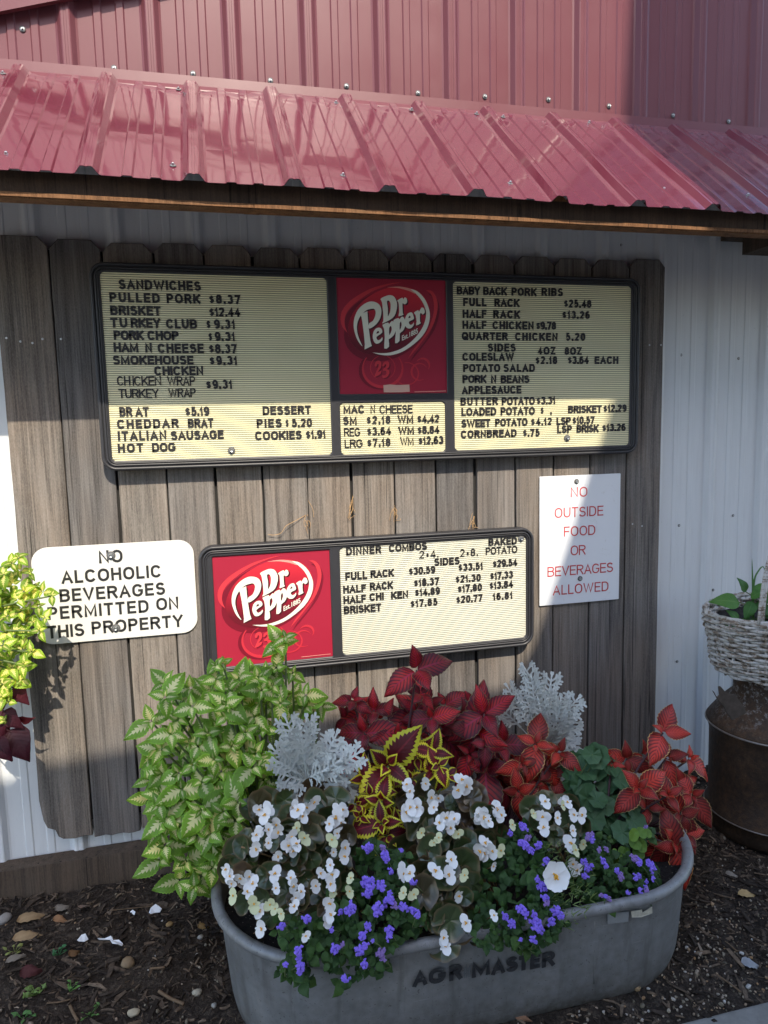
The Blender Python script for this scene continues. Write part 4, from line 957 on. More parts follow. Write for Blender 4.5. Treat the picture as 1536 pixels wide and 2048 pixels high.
SCL = 1.0
def coleus(name, label, root, spots, mat, stem, seed, depth, group=None, pairs=(2, 3), wr=.62, fill=0, fillpoly=None, fillback=(.04, .14), fillsize=40, droop=.3, ser=.06, ns=9, k=.28, explicit=None):
    rg = random.Random(seed); t = thing(name, label, 'plant', root, group); g = G(); gs = G()
    for sp in spots:
        px, py, sz = sp[:3]; y = depth(px, py) + rg.uniform(-.02, .02)
        if len(sp) > 3 and sp[3] is not None: y = sp[3]
        c = at(px, py, y); ax = axis_for(rg, k)
        rosette(g, c, ax, sz * SCL * pxm(px, py, y), rg, rg.choice(pairs), sp[4] if len(sp) > 4 else None, wr, droop, ser, ns)
        if rg.random() < .7: gs.tube(curved((root[0] + rg.uniform(-.05, .05), root[1] + rg.uniform(-.04, .04), root[2]), c - ax * .006, .03, rg), [.0042, .0040, .0038, .0036, .0034, .0032, .0030, .0028, .0026][:9], 6)
    for i in range(fill):
        px, py = rpt(fillpoly, rg); y = depth(px, py) + rg.uniform(*fillback); c = at(px, py, y)
        rosette(g, c, axis_for(rg, .5), fillsize * SCL * rg.uniform(.8, 1.2) * pxm(px, py, y), rg, 2, None, wr, droop, ser, ns)
    g.obj('foliage', M[mat], t, True); gs.obj('stems', M[stem], t, True)
    return t
SOILZ = .235
# green and cream coleus at the left end
sp1 = conv([(948, 105, 130), (985, 75, 70), (555, 250, 75), (600, 235, 55), (930, 262, 100), (865, 300, 110), (250, 360, 125), (245, 445, 130), (160, 590, 130), (410, 500, 110), (530, 400, 100), (560, 330, 95), (620, 490, 115), (640, 395, 100), (700, 330, 110), (820, 320, 110), (840, 400, 100), (955, 480, 110), (905, 375, 80), (1030, 295, 80), (1110, 430, 100), (1110, 500, 125), (1200, 500, 110), (790, 560, 110), (850, 640, 110), (620, 560, 90), (325, 580, 110), (280, 670, 110), (225, 760, 100), (510, 665, 115), (445, 745, 105), (545, 825, 115), (655, 745, 100), (800, 790, 140), (785, 870, 130), (225, 915, 135), (330, 910, 100), (415, 860, 90), (590, 900, 100), (345, 1010, 120), (425, 1045, 110), (215, 1040, 135), (850, 950, 110), (700, 990, 120), (690, 1090, 120), (800, 1050, 100), (245, 1180, 120), (340, 1220, 135), (490, 1190, 120), (600, 1150, 100), (560, 1290, 120), (690, 1310, 120), (580, 1000, 90), (470, 960, 100), (150, 1060, 120), (870, 820, 100), (740, 660, 90), (200, 1250, 110), (440, 1290, 110)], 3.072, 250, 1250) + \
      [(330, 1690, 42), (372, 1722, 42), (402, 1752, 38), (345, 1650, 40), (420, 1668, 42), (448, 1702, 40), (402, 1620, 42), (470, 1640, 40), (388, 1775, 34), (318, 1610, 40), (320, 1720, 40), (360, 1760, 36), (455, 1590, 42), (300, 1560, 40), (425, 1735, 38)]
P1 = [(330, 1400), (420, 1350), (520, 1340), (620, 1400), (600, 1460), (560, 1500), (540, 1600), (480, 1680), (420, 1740), (340, 1720), (310, 1600), (310, 1500)]
dep1 = lambda x, y: -.42 - .13 * max(0, 1 - ((x - 440) / 210) ** 2) * max(0, 1 - ((y - 1580) / 330) ** 2) - (.04 if y > 1600 else 0)
sp1 = [(a, b, r * 1.28) for a, b, r in sp1]
coleus('coleus_plant', 'tall green coleus with cream feathered leaf centres at the left end of the tank', (.69, -.50, SOILZ), sp1, 'leaf_green', 'stem_green', 11, dep1, 'coleus in the tank', (2, 3), .66, 85, P1, (.03, .16), 40, .35, .07)
SCL = 1.34
# dark red pair at the back
dep2 = lambda x, y: -.33 - .12 * max(0, min(1, (y - 1330) / 250))
sp2 = conv([(565, 180, 195, -.40, 20), (590, 330, 120), (170, 370, 125), (240, 570, 170, -.43, 0), (440, 590, 145, -.44, 5), (525, 560, 120), (655, 480, 135, -.43, 10), (630, 560, 120), (700, 540, 220, -.36), (360, 480, 190, -.34), (300, 430, 150, -.34), (560, 450, 160, -.34), (640, 400, 150, -.34), (130, 480, 120, -.32), (180, 660, 150), (500, 690, 130), (740, 400, 130, -.32)], 3.072, 650, 1280)
coleus('coleus_plant', 'tallest dark red coleus behind the yellow edged one, below the dinner combos letters', (.98, -.40, SOILZ), sp2, 'leaf_red', 'stem_dark', 21, dep2, 'coleus in the tank', (2, 2, 3), .60, 6, [(690, 1450), (900, 1440), (900, 1540), (700, 1540)], (.02, .08), 45, .35, .045)
sp3 = conv([(978, 452, 235, -.44, 25), (930, 560, 200, -.42), (1085, 640, 200, -.40), (985, 790, 220, -.43, 80), (990, 640, 130, -.46), (860, 450, 110, -.36), (900, 380, 90, -.34), (1120, 940, 170, -.40), (890, 700, 130, -.42), (1060, 860, 170, -.38)], 3.072, 650, 1280)
coleus('coleus_plant', 'dark red coleus with large drooping crimson leaves, left of the rear dusty miller', (1.25, -.43, SOILZ), sp3, 'leaf_red', 'stem_dark', 31, dep2, 'coleus in the tank', (2, 2, 3), .60, 4, [(930, 1470), (1020, 1470), (1020, 1590), (940, 1590)], (.02, .07), 50, .4, .045)
sp4 = conv([(1295, 635, 155, -.47, 75), (1440, 690, 135, -.46, 140), (1215, 765, 115, -.50, 20), (1280, 770, 100), (1370, 780, 140, -.45), (1190, 930, 115, -.53, 90), (1280, 880, 130, -.47), (1160, 720, 100), (1400, 840, 130, -.45), (1250, 960, 120, -.50)], 3.072, 650, 1280)
coleus('coleus_plant', 'mid-height orange red coleus with thin tan leaf edges, below the rear dusty miller', (1.34, -.50, SOILZ), sp4, 'leaf_orange', 'stem_dark', 41, dep2, 'coleus in the tank', (2, 3), .60, 6, [(1030, 1510), (1110, 1510), (1110, 1570), (1040, 1570)], (.02, .07), 38, .35, .05)
sp5 = conv([(1160, 505, 155, -.52, 60), (1010, 850, 165, -.62, 45), (1180, 660, 140, -.53, 90), (935, 670, 115, -.50, 170), (1040, 640, 120, -.5), (1275, 815, 120, -.56, 20), (1320, 670, 135, -.54, 170), (1190, 890, 115, -.62), (1215, 1170, 180, -.66, 60), (1265, 1010, 135, -.62, 100), (1240, 1210, 150, -.68, 100), (1330, 890, 130, -.6, 120), (1060, 960, 130, -.6, 80), (1130, 1190, 130, -.64), (1110, 800, 120, -.5), (1300, 1130, 130, -.64), (840, 700, 80, -.5)], 3.072, 950, 1300)
coleus('coleus_plant', 'orange red coleus with tan leaf edges standing alone at the right end of the tank', (1.62, -.56, SOILZ), sp5, 'leaf_orange', 'stem_dark', 51, lambda x, y: -.55, 'coleus in the tank', (2, 2, 3), .62, 8, [(1290, 1560), (1380, 1560), (1370, 1690), (1300, 1690)], (.03, .08), 40, .32, .05)
SCL = 1.36
sp6 = conv([(385, 770, 200, -.56, 50), (655, 690, 150, -.52, 75), (345, 990, 150, -.62, 75), (345, 1125, 140, -.66, 10), (275, 955, 80), (530, 855, 80), (660, 800, 120, -.53), (215, 1085, 85), (330, 930, 80), (560, 720, 130, -.50), (240, 850, 110, -.55), (440, 1150, 120, -.62), (380, 1200, 100, -.66), (190, 1010, 90), (760, 830, 90), (700, 770, 90)], 3.072, 650, 1280)
coleus('coleus_plant', 'maroon coleus with bright yellow serrated leaf edges in the middle of the tank', (.98, -.58, SOILZ), sp6, 'leaf_yellow', 'stem_green', 61, lambda x, y: -.56 - .1 * max(0, (y - 1560) / 120), 'coleus in the tank', (2, 3), .62, 7, [(720, 1560), (800, 1560), (790, 1650), (720, 1650)], (.02, .07), 28, .3, .09, 11)
SCL = 1.0
# ------------------------------------------------------------------ dusty millers
def frond(g, base, end, nrm, rg, wd=1.0):
    d = end - base; T = d.length; d.normalize(); s = d.cross(nrm).normalized(); nrm = s.cross(d).normalized()
    L = min(T, .074); start = end - d * L
    def strip(a, b, w0, w1, lift):
        dd = (b - a).normalized(); ss = dd.cross(nrm).normalized(); off = nrm * lift
        tip = b + dd * w1 * .5
        vs_ = [a - ss * w0 / 2 + off, a + ss * w0 / 2 + off, b + ss * w1 / 2 + off, tip + off - nrm * .001, b - ss * w1 / 2 + off]
        g.add(vs_, [(0, 1, 2, 3, 4)], 0, None, rg.uniform(.1, 1))
    if T > L: g.tube([base, (base + start) / 2 + Vector((0, -.004, .004)), start], .0016, 5)
    bend = rg.uniform(-.15, .15); n = 5; pts = []; drp = rg.uniform(.05, .35)
    for k in range(n + 1):
        u = k / n; pts.append(start + d * L * u + s * bend * L * u * u - nrm * drp * L * u * u + nrm * .05 * L)
    def lobe(a, dr, l2, w0, w1, lift, sub):
        b = a + dr * l2 - nrm * .18 * l2; m = a.lerp(b, .55) + nrm * .04 * l2
        strip(a, m, w0, w1 * .85, lift); strip(m, b, w1 * .85, w1, lift + .0002)
        if sub:
            ss = dr.cross(nrm).normalized()
            for f_, sg2, lf in ((.62, 1, .42), (.62, -1, .42), (.98, 1, .34), (.98, -1, .34)):
                q = a.lerp(b, f_); d2 = (dr * .8 + ss * sg2 * .75 + nrm * rg.uniform(-.15, .25)).normalized(); strip(q, q + d2 * l2 * lf * rg.uniform(.8, 1.15), w1 * .8, w1 * .85, lift + .0004)
    for k in range(n):
        strip(pts[k], pts[k + 1], .0065 * wd * (1 - .3 * k / n), .0062 * wd * (1 - .3 * k / n), .0003 * k)
        u = k / n; ll = L * (.12 + .34 * math.sin(math.pi * (.15 + .75 * u)))
        if k == 0 and rg.random() < .6: continue
        for sg in (-1, 1):
            dr = (d * .70 + s * sg * .85 + nrm * rg.uniform(-.1, .35)).normalized(); lobe(pts[k] + d * .002, dr, ll * rg.uniform(.75, 1.15), .0050 * wd, .0078 * wd, .0008, True)
    lobe(pts[n], (pts[n] - pts[n - 1]).normalized(), L * .15, .005 * wd, .0078 * wd, .001, True)
def dusty(label, base, ends, s, ox, oy, y0, dy, seed, extra, root):
    rg = random.Random(seed); t = thing('dusty_miller', label, 'plant', root, 'dusty millers in the tank'); g = G()
    cen = Vector(root); b0 = at(base[0] / s + ox, base[1] / s + oy, y0)
    for ex, ey in ends:
        y = y0 + rg.uniform(-dy, dy * .3); e = at(ex / s + ox, ey / s + oy, y)
        nr = (TOCAM + Vector((rg.uniform(-.3, .3), rg.uniform(-.2, .2), rg.uniform(-.2, .3)))).normalized(); frond(g, b0 + (e - b0) * .08, e, nr, rg)
    for k in range(extra):
        ex, ey = rg.choice(ends); f = rg.uniform(.45, .85); x = base[0] + (ex - base[0]) * f + rg.uniform(-60, 60); yy = base[1] + (ey - base[1]) * f + rg.uniform(-60, 60)
        e = at(x / s + ox, yy / s + oy, y0 + rg.uniform(-.01, .05)); nr = (TOCAM + Vector((rg.uniform(-.5, .5), rg.uniform(-.3, .3), rg.uniform(-.3, .3)))).normalized(); frond(g, b0 + (e - b0) * .1, e, nr, rg, .9)
    g.obj('foliage', M['silver'], t); gs = G()
    for k in range(4): gs.tube(curved(cen + Vector((rg.uniform(-.02, .02), rg.uniform(-.02, .02), 0)), b0 + Vector((rg.uniform(-.02, .02), 0, rg.uniform(0, .04))), .0, rg), .003, 6)
    gs.obj('stems', M['silver'], t, True)
dusty('silver dusty miller with lacy leaves between the green coleus and the yellow edged coleus', (1120, 960), [(1000, 600), (1110, 595), (1075, 650), (915, 760), (990, 720), (1040, 800), (1180, 720), (1310, 690), (1440, 795), (1290, 850), (1180, 880), (1400, 990), (1080, 890), (975, 930), (975, 1040), (1330, 930), (1350, 760), (1230, 780), (1120, 740), (940, 820)], 3.072, 250, 1250, -.55, .06, 5, 1, (.86, -.52, SOILZ))
dusty('silver dusty miller at the back of the tank, pale against the shaded boards', (420, 640), [(335, 105), (465, 170), (440, 250), (615, 290), (600, 350), (630, 430), (610, 510), (615, 570), (545, 310), (205, 240), (190, 370), (300, 250), (250, 320), (430, 490), (500, 420), (470, 330), (380, 400), (560, 380), (340, 190), (400, 300), (320, 330), (520, 520)], 3.072, 950, 1300, -.34, .05, 6, 3, (1.38, -.36, SOILZ))

# ------------------------------------------------------------------ begonias
def begonia_flower(seed, mats):
    rg = random.Random(seed); g = G()
    for ang, ll, ww in ((90, 1.0, 1.05), (-90, 1.05, 1.1), (0, .72, .46), (180, .75, .46)):
        ang += rg.uniform(-16, 16); q = rad(ang); d = Vector((math.cos(q), math.sin(q), 0)); s = Vector((-d.y, d.x, 0)); vs_ = []; n = 7
        cup = rg.uniform(.05, .35)
        for i in range(n + 1):
            u = i / n; wv = ww * .5 * (math.sin(math.pi * min(1, .08 + u * .92) ** .9) ** .6) if i < n else .02
            for v in (-1, -.4, .4, 1): vs_.append(d * (u * ll) + s * (wv * v) + Vector((0, 0, cup * u * u + .10 * abs(v) * wv + .03 * math.sin(u * 9 + v * 4))))
        g.add(vs_, [(i * 4 + j, i * 4 + j + 1, (i + 1) * 4 + j + 1, (i + 1) * 4 + j) for i in range(n) for j in range(3)], 0)
    for k in range(6): g.blob(Vector((rg.uniform(-.13, .13), rg.uniform(-.13, .13), .14 + rg.uniform(0, .08))), .085, rg, (1, 1, 1), .2, 1)
    o = g.obj('flower', mats, None, True); COL.objects.unlink(o); return o
BEG = [begonia_flower(s_, [M['petal'], M['pollen']]) for s_ in range(5)]; BEGOLD = begonia_flower(9, [M['petal_old'], M['pollen']])
def frontdepth(px, py): return float(np.interp(py, [1300, 1560, 1640, 1720, 1780, 1830, 1880, 1960], [-.40, -.58, -.68, -.76, -.82, -.865, -.895, -.905]))
def begonia(label, root, poly, flowers, old, nleaf, seed, lsz=27):
    rg = random.Random(seed); t = thing('begonia_plant', label, 'plant', root, 'white begonias in the tank'); g = G(); gs = G()
    for k in range(nleaf):
        px, py = rpt(poly, rg); y = frontdepth(px, py) + rg.uniform(.0, .06); c = at(px, py, y); R = lsz * rg.uniform(.65, 1.25) * pxm(px, py, y)
        nr = (TOCAM + Vector((rg.uniform(-.7, .7), rg.uniform(-.5, .3), rg.uniform(-.6, .4)))).normalized()
        disc(g, c, nr, Vector((rg.uniform(-1, 1), 0, rg.uniform(-.2, 1.2))), R, rg, rg.uniform(.1, .5), .035, 8, 0, True, rg.uniform(.75, 1))
        if k % 3 == 0: gs.tube(curved(c, (root[0] + rg.uniform(-.08, .08), root[1] + rg.uniform(-.05, .05), root[2]), .01, rg, 3), .0024, 5)
    g.obj('foliage', M['leaf_begonia'], t, True)
    for lst, srcs in ((flowers, BEG), (old, [BEGOLD])):
        for px, py, sz in lst:
            y = frontdepth(px, py) - rg.uniform(.015, .035); c = at(px, py, y); ax = (TOCAM + Vector((rg.uniform(-.5, .5), rg.uniform(-.3, .2), rg.uniform(-.6, .4)))).normalized()
            q = ax.to_track_quat('Z', 'Y') @ Quaternion((0, 0, 1), rg.gauss(0, .5)); cp = copy_part(rg.choice(srcs), t, c, q.to_euler(), sz * .62 * pxm(px, py, y) * rg.uniform(.9, 1.12)); cp.name = 'flower'
            e = c + Vector((rg.uniform(-.02, .02), .03, -.03)); gs.tube([c - ax * .002, (c + e) / 2 + Vector((0, -.004, .004)), e], .0012, 4)
    gs.obj('stems', M['stem_pink'], t, True)
def fl(lst, s, ox, oy, sz): return [(x / s + ox, y / s + oy, (r[0] if r else sz) / s) for x, y, *r in lst]
B1 = [(505, 1605), (600, 1580), (700, 1590), (718, 1700), (690, 1800), (645, 1845), (545, 1850), (475, 1795), (448, 1735)]
f1 = fl([(400, 92, 95), (360, 60, 75), (418, 55, 80), (600, 68, 95), (632, 100, 80), (652, 45, 85), (575, 40, 70), (470, 150, 80), (478, 195, 80), (425, 180, 70), (560, 225, 95), (540, 280, 95), (590, 270, 85), (572, 310, 70), (420, 262, 60), (345, 300, 80), (345, 215, 80), (372, 190, 60), (480, 345, 75), (160, 425, 75), (182, 470, 75), (192, 512, 60), (300, 470, 85), (325, 510, 85), (250, 480, 70), (298, 562, 75), (460, 452, 90), (562, 480, 80), (572, 525, 75), (620, 560, 70), (465, 542, 65), (370, 682, 70), (378, 790, 80), (590, 600, 75), (580, 650, 70), (800, 400, 70), (812, 460, 75), (800, 515, 85), (740, 450, 75), (710, 525, 70), (795, 635, 90), (800, 705, 80), (780, 742, 80), (890, 290, 85), (885, 345, 80), (820, 318, 60), (862, 140, 80), (835, 105, 95), (798, 148, 80), (880, 60, 80), (845, 55, 70), (700, 12, 90), (650, 835, 60), (840, 205, 50)], 3.072, 400, 1600, 75)
o1 = fl([(640, 235, 80), (812, 245, 80), (205, 590, 75), (330, 640, 90), (430, 640, 70), (595, 172, 60), (460, 670, 60), (500, 700, 55), (920, 560, 60), (925, 480, 60), (820, 565, 60)], 3.072, 400, 1600, 60)
begonia('white begonia with dark bronze leaves in front of the left dusty miller', (.86, -.68, SOILZ), B1, f1, o1, 85, 71)
B2 = [(815, 1565), (900, 1580), (965, 1600), (1010, 1645), (1000, 1720), (960, 1800), (945, 1885), (875, 1885), (805, 1780), (790, 1700), (800, 1620)]
f2 = fl([(48, 35, 62), (30, 62, 62), (75, 62, 62), (85, 30, 55), (158, 35, 50), (215, 85, 70), (190, 110, 62), (255, 90, 58), (240, 130, 55), (395, 82, 75), (372, 70, 55), (418, 100, 55), (452, 42, 60), (480, 72, 60), (402, 205, 70), (375, 240, 66), (438, 240, 62), (400, 250, 60), (245, 282, 60), (165, 335, 66), (235, 355, 70), (275, 452, 66), (18, 350, 66), (45, 345, 62), (308, 580, 70), (205, 650, 58), (215, 690, 60), (440, 312, 42), (445, 545, 48), (10, 330, 55)], 2.363, 800, 1600, 60) + fl([(620, 880, 75), (650, 965, 80), (700, 970, 70), (840, 860, 95), (870, 895, 95), (820, 920, 90), (500, 890, 75), (520, 930, 70), (505, 1060, 95), (560, 1030, 90), (725, 1120, 100), (795, 1090, 70), (960, 1090, 90), (1060, 1040, 90)], 3.072, 650, 1280, 80)
o2 = fl([(475, 240, 50), (182, 180, 50), (100, 155, 48), (305, 355, 46), (15, 440, 50), (65, 445, 50), (275, 160, 46), (160, 200, 40)], 2.363, 800, 1600, 46)
begonia('white begonia with broad bronze leaves spilling over the middle of the tank rim', (1.16, -.72, SOILZ), B2, f2, o2, 75, 72, 31)
B3 = [(1058, 1605), (1145, 1592), (1168, 1680), (1120, 1700), (1060, 1665)]
f3 = fl([(685, 8, 62), (672, 78, 62), (678, 130, 66), (742, 85, 52), (858, 72, 64), (822, 70, 50), (816, 145, 50), (806, 205, 70), (790, 12, 60), (775, 2, 50), (815, 300, 60), (835, 330, 55)], 2.363, 800, 1600, 56)
begonia('smaller white begonia between the orange red coleus and the geranium leaves', (1.42, -.66, SOILZ), B3, f3, fl([(630, 65, 40), (530, 118, 40), (828, 238, 46), (865, 208, 44), (770, 25, 40)], 2.363, 800, 1600, 40), 26, 73, 22)

# ------------------------------------------------------------------ ageratum, with purple floss heads
def floss(seed, mat):
    rg = random.Random(seed); g = G()
    for k in range(11):
        q = rg.uniform(0, 6.28); r = .78 * math.sqrt(k / 11); c = Vector((r * math.cos(q * 1 + k * 2.4), r * math.sin(q * .2 + k * 2.4), .32 * (1 - r * r) + rg.uniform(-.05, .05)))
        vs_, fs = ICO[2]; rr = rg.uniform(.27, .36)
        g.add([c + Vector(v) * rr * (1.28 if (i * 7 + k) % 3 == 0 else .82) for i, v in enumerate(vs_)], fs)
    o = g.obj('flower', mat, None); COL.objects.unlink(o); return o
FL = [floss(1, M['ager']), floss(2, M['ager']), floss(3, M['ager'])]; FLO = floss(4, M['ager2'])
def ageratum(label, root, poly, heads, nleaf, seed, faded=0.1, lsz=20):
    rg = random.Random(seed); t = thing('ageratum_plant', label, 'plant', root, 'purple ageratum in the tank'); g = G(); gs = G(); spots = [rpt(poly, rg) for _ in range(nleaf)]
    for px, py, sz in heads:
        for _ in range(4): spots.append((px + rg.uniform(-16, 16), py + rg.uniform(4, 24)))
    for px, py in spots:
        y = frontdepth(px, py) + rg.uniform(-.01, .05); c = at(px, py, y); L = lsz * rg.uniform(.7, 1.3) * pxm(px, py, y); ax = axis_for(rg, .5)
        rosette(g, c, ax, L, rg, rg.choice((1, 2)), None, .78, .2, .05, 5, 75, .7)
    g.obj('foliage', M['leaf_small'], t, True)
    for px, py, sz in heads:
        y = frontdepth(px, py) - rg.uniform(.018, .03); c = at(px, py, y); ax = axis_for(rg, .35); src = FLO if rg.random() < faded else rg.choice(FL)
        cp = copy_part(src, t, c, (ax.to_track_quat('Z', 'Y') @ Quaternion((0, 0, 1), rg.uniform(0, 6))).to_euler(), sz * .84 * pxm(px, py, y)); cp.name = 'flower'
        gs.tube(curved(c, at(px + rg.uniform(-8, 8), py + 22, y + .03), -.002, rg, 2), .0011, 4)
    gs.obj('stems', M['stem_green'], t, True)
h1 = fl([(1025, 298, 44), (1045, 285, 30), (1140, 340, 40), (1145, 365, 30), (1125, 290, 30), (1235, 310, 20), (1025, 500, 52), (1045, 535, 48), (1030, 575, 40), (1115, 530, 44), (1165, 615, 55), (1190, 640, 36), (1090, 675, 54), (1165, 575, 24), (928, 662, 46), (905, 685, 34), (862, 690, 26), (1250, 655, 38), (1300, 680, 38), (1335, 705, 38), (655, 730, 38), (500, 775, 34), (1030, 775, 34), (1000, 832, 38), (1160, 800, 38), (1165, 840, 34), (825, 918, 38), (848, 905, 28), (877, 885, 22), (985, 918, 46), (1015, 895, 34), (1060, 865, 17), (1115, 935, 40), (1120, 965, 32), (1010, 1005, 36), (605, 922, 38), (608, 965, 30), (615, 1020, 42), (612, 1055, 34), (525, 1012, 24), (890, 1095, 40), (810, 800, 22), (1305, 505, 34), (1170, 440, 30)], 3.072, 400, 1600, 30)
A1 = [(550, 1840), (600, 1825), (650, 1800), (700, 1760), (725, 1690), (790, 1690), (845, 1790), (850, 1850), (800, 1890), (740, 1930), (660, 1935), (590, 1960), (575, 1910)]
ageratum('purple ageratum trailing over the front rim, left of the middle begonia', (.95, -.78, SOILZ), A1, h1, 150, 81)
h2 = fl([(520, 155, 20), (585, 130, 28), (572, 118, 20), (600, 180, 24), (590, 215, 36), (615, 240, 26), (570, 205, 24), (652, 212, 28), (690, 290, 26), (702, 318, 22), (648, 375, 20), (672, 410, 34), (692, 395, 26), (685, 462, 26), (695, 488, 22), (495, 550, 24), (525, 580, 26), (535, 597, 20), (570, 518, 32), (592, 535, 26), (632, 540, 24), (640, 575, 36), (648, 605, 34), (660, 615, 26), (735, 520, 32), (755, 545, 28), (715, 575, 28), (625, 655, 22), (570, 660, 14), (640, 670, 14)], 2.363, 800, 1600, 26)
A2 = [(965, 1700), (1050, 1640), (1080, 1700), (1105, 1760), (1135, 1840), (1090, 1880), (1040, 1895), (970, 1895), (925, 1860), (960, 1790)]
ageratum('purple ageratum with dense green leaves around the single white portulaca flower', (1.27, -.78, SOILZ), A2, h2, 150, 82)
h3 = fl([(890, 172, 32), (905, 185, 26), (940, 238, 18), (975, 232, 18), (868, 300, 30), (880, 322, 24), (905, 312, 20), (875, 358, 22), (958, 285, 20), (970, 310, 24), (1025, 335, 26), (1042, 365, 24), (1110, 280, 28), (1130, 298, 26), (1180, 305, 30), (1195, 325, 26), (1112, 368, 22), (1128, 358, 18), (1195, 370, 18), (1165, 385, 14), (1075, 437, 18), (1135, 425, 20), (1165, 425, 20), (985, 468, 20), (950, 450, 17), (1163, 128, 14), (1160, 410, 14), (970, 455, 14)], 2.363, 800, 1600, 22)
A3 = [(1130, 1690), (1200, 1670), (1260, 1690), (1315, 1760), (1310, 1785), (1250, 1800), (1190, 1800), (1140, 1790)]
ageratum('sparser purple ageratum near the right rim, several heads faded to mauve', (1.50, -.74, SOILZ), A3, h3, 90, 83, .35, 17)
# ------------------------------------------------------------------ geranium foliage, portulaca, bright sprig
rg = random.Random(91); ger = thing('geranium_plant', 'flowerless geranium with scalloped dark green leaves left of the right end coleus', 'plant', (1.50, -.46, SOILZ)); g = G(); gs = G()
GP = [(1130, 1530), (1180, 1500), (1230, 1530), (1270, 1580), (1270, 1680), (1200, 1690), (1150, 1650), (1130, 1590)]
for k in range(46):
    px, py = rpt(GP, rg) if k > 6 else [(1192, 1515), (1212, 1605), (1188, 1640), (1165, 1600), (1240, 1560), (1220, 1660), (1160, 1550)][k]; y = -.50 - .14 * max(0, (py - 1520) / 170) + rg.uniform(-.02, .05); c = at(px, py, y)
    nr = (TOCAM + Vector((rg.uniform(-.5, .5), rg.uniform(-.3, .3), rg.uniform(-.3, .5)))).normalized(); disc(g, c, nr, Vector((rg.uniform(-1, 1), 0, -.3)), rg.uniform(17, 27) * pxm(px, py, y), rg, .2, .07, 7)
    if k % 2 == 0: gs.tube(curved(c, (1.50 + rg.uniform(-.04, .04), -.46, SOILZ), .0, rg, 3), .002, 5)
g.obj('foliage', M['leaf_geranium'], ger, True); gs.obj('stems', M['stem_green'], ger, True)
por = thing('portulaca_plant', 'single open white portulaca flower with a yellow centre above needle leaves', 'flower', tuple(at(1110, 1790, -.80))); g = G(); c = at(1111, 1752, frontdepth(1111, 1752) - .05); ax = (TOCAM + Vector((.05, -.2, -.1))).normalized()
r0 = (RT - ax * RT.dot(ax)).normalized(); b0 = ax.cross(r0); R = 29 * pxm(1111, 1752, -.85)
for k in range(7):
    q = rad(k * 360 / 7 + 10); d = r0 * math.cos(q) + b0 * math.sin(q); s = ax.cross(d); vs_ = []; n = 6
    for i in range(n + 1):
        u = i / n
        for v in (-1, -.5, 0, .5, 1): vs_.append(c + d * (R * (.12 + .88 * u * (1 - .16 * v * v + .05 * math.sin(v * 9 + k)))) + s * (R * .40 * v * (.25 + .72 * math.sin(1.8 * u))) + ax * (R * (.18 * u * u + (k % 2) * .07 * u + .05 * math.sin(v * 6 + k * 2) * u + .012 * k % .03)))
    g.add(vs_, [(i * 5 + j, i * 5 + j + 1, (i + 1) * 5 + j + 1, (i + 1) * 5 + j) for i in range(n) for j in range(4)], 0)
for k in range(14): g.blob(c + ax * R * rg.uniform(.12, .3) + (r0 * rg.gauss(0, .09) + b0 * rg.gauss(0, .09)) * R, R * .075, rg, (1, 1, 1), .2, 1)
fo = g.obj('flower', [M['petal'], M['pollen']], por, True); g = G()
for k in range(230):
    px, py = rpt([(1085, 1690), (1140, 1680), (1180, 1740), (1185, 1800), (1160, 1850), (1120, 1860), (1100, 1790)], rg); y = frontdepth(px, py) - .01 + rg.uniform(-.02, .02); a = at(px, py, y)
    d = (TOCAM * .4 + Vector((rg.uniform(-1, 1), rg.uniform(-.5, .2), rg.uniform(-.3, 1)))).normalized(); L = rg.uniform(.012, .024); g.tube([a, a + d * L * .5, a + d * L + Vector((0, 0, -.002))], [.0011, .0012, .0004], 4)
M['needle'] = plain('needle_leaf', (.13, .19, .045), .5); g.obj('foliage', M['needle'], por)
spg = thing('leafy_sprig', 'bright green sprig of rounded leaves beside the right end coleus', 'plant', tuple(at(1235, 1760, -.70))); g = G()
for x, y_, r_ in [(975, 1130, 40), (1020, 1120, 36), (1060, 1125, 28), (985, 1190, 40), (1025, 1205, 42), (1000, 1250, 42), (910, 1265, 50), (870, 1280, 40), (930, 1240, 30), (860, 1250, 26)]:
    px, py = x / 3.072 + 950, y_ / 3.072 + 1300; y = -.73; c = at(px, py, y); disc(g, c, axis_for(rg, .35), Vector((rg.uniform(-1, 1), 0, 1)), r_ / 3.072 * pxm(px, py, y), rg, .15, .01, 5, 0, False, .8)
g.obj('foliage', M['leaf_sprig'], spg, True); gs = G(); gs.tube([at(1258, 1665, -.725), at(1275, 1690, -.72), at(1262, 1720, -.70), at(1235, 1770, -.68)], .0016, 5); gs.tube([at(1240, 1710, -.72), at(1235, 1770, -.68)], .0016, 5); gs.obj('stems', M['stem_green'], spg, True)
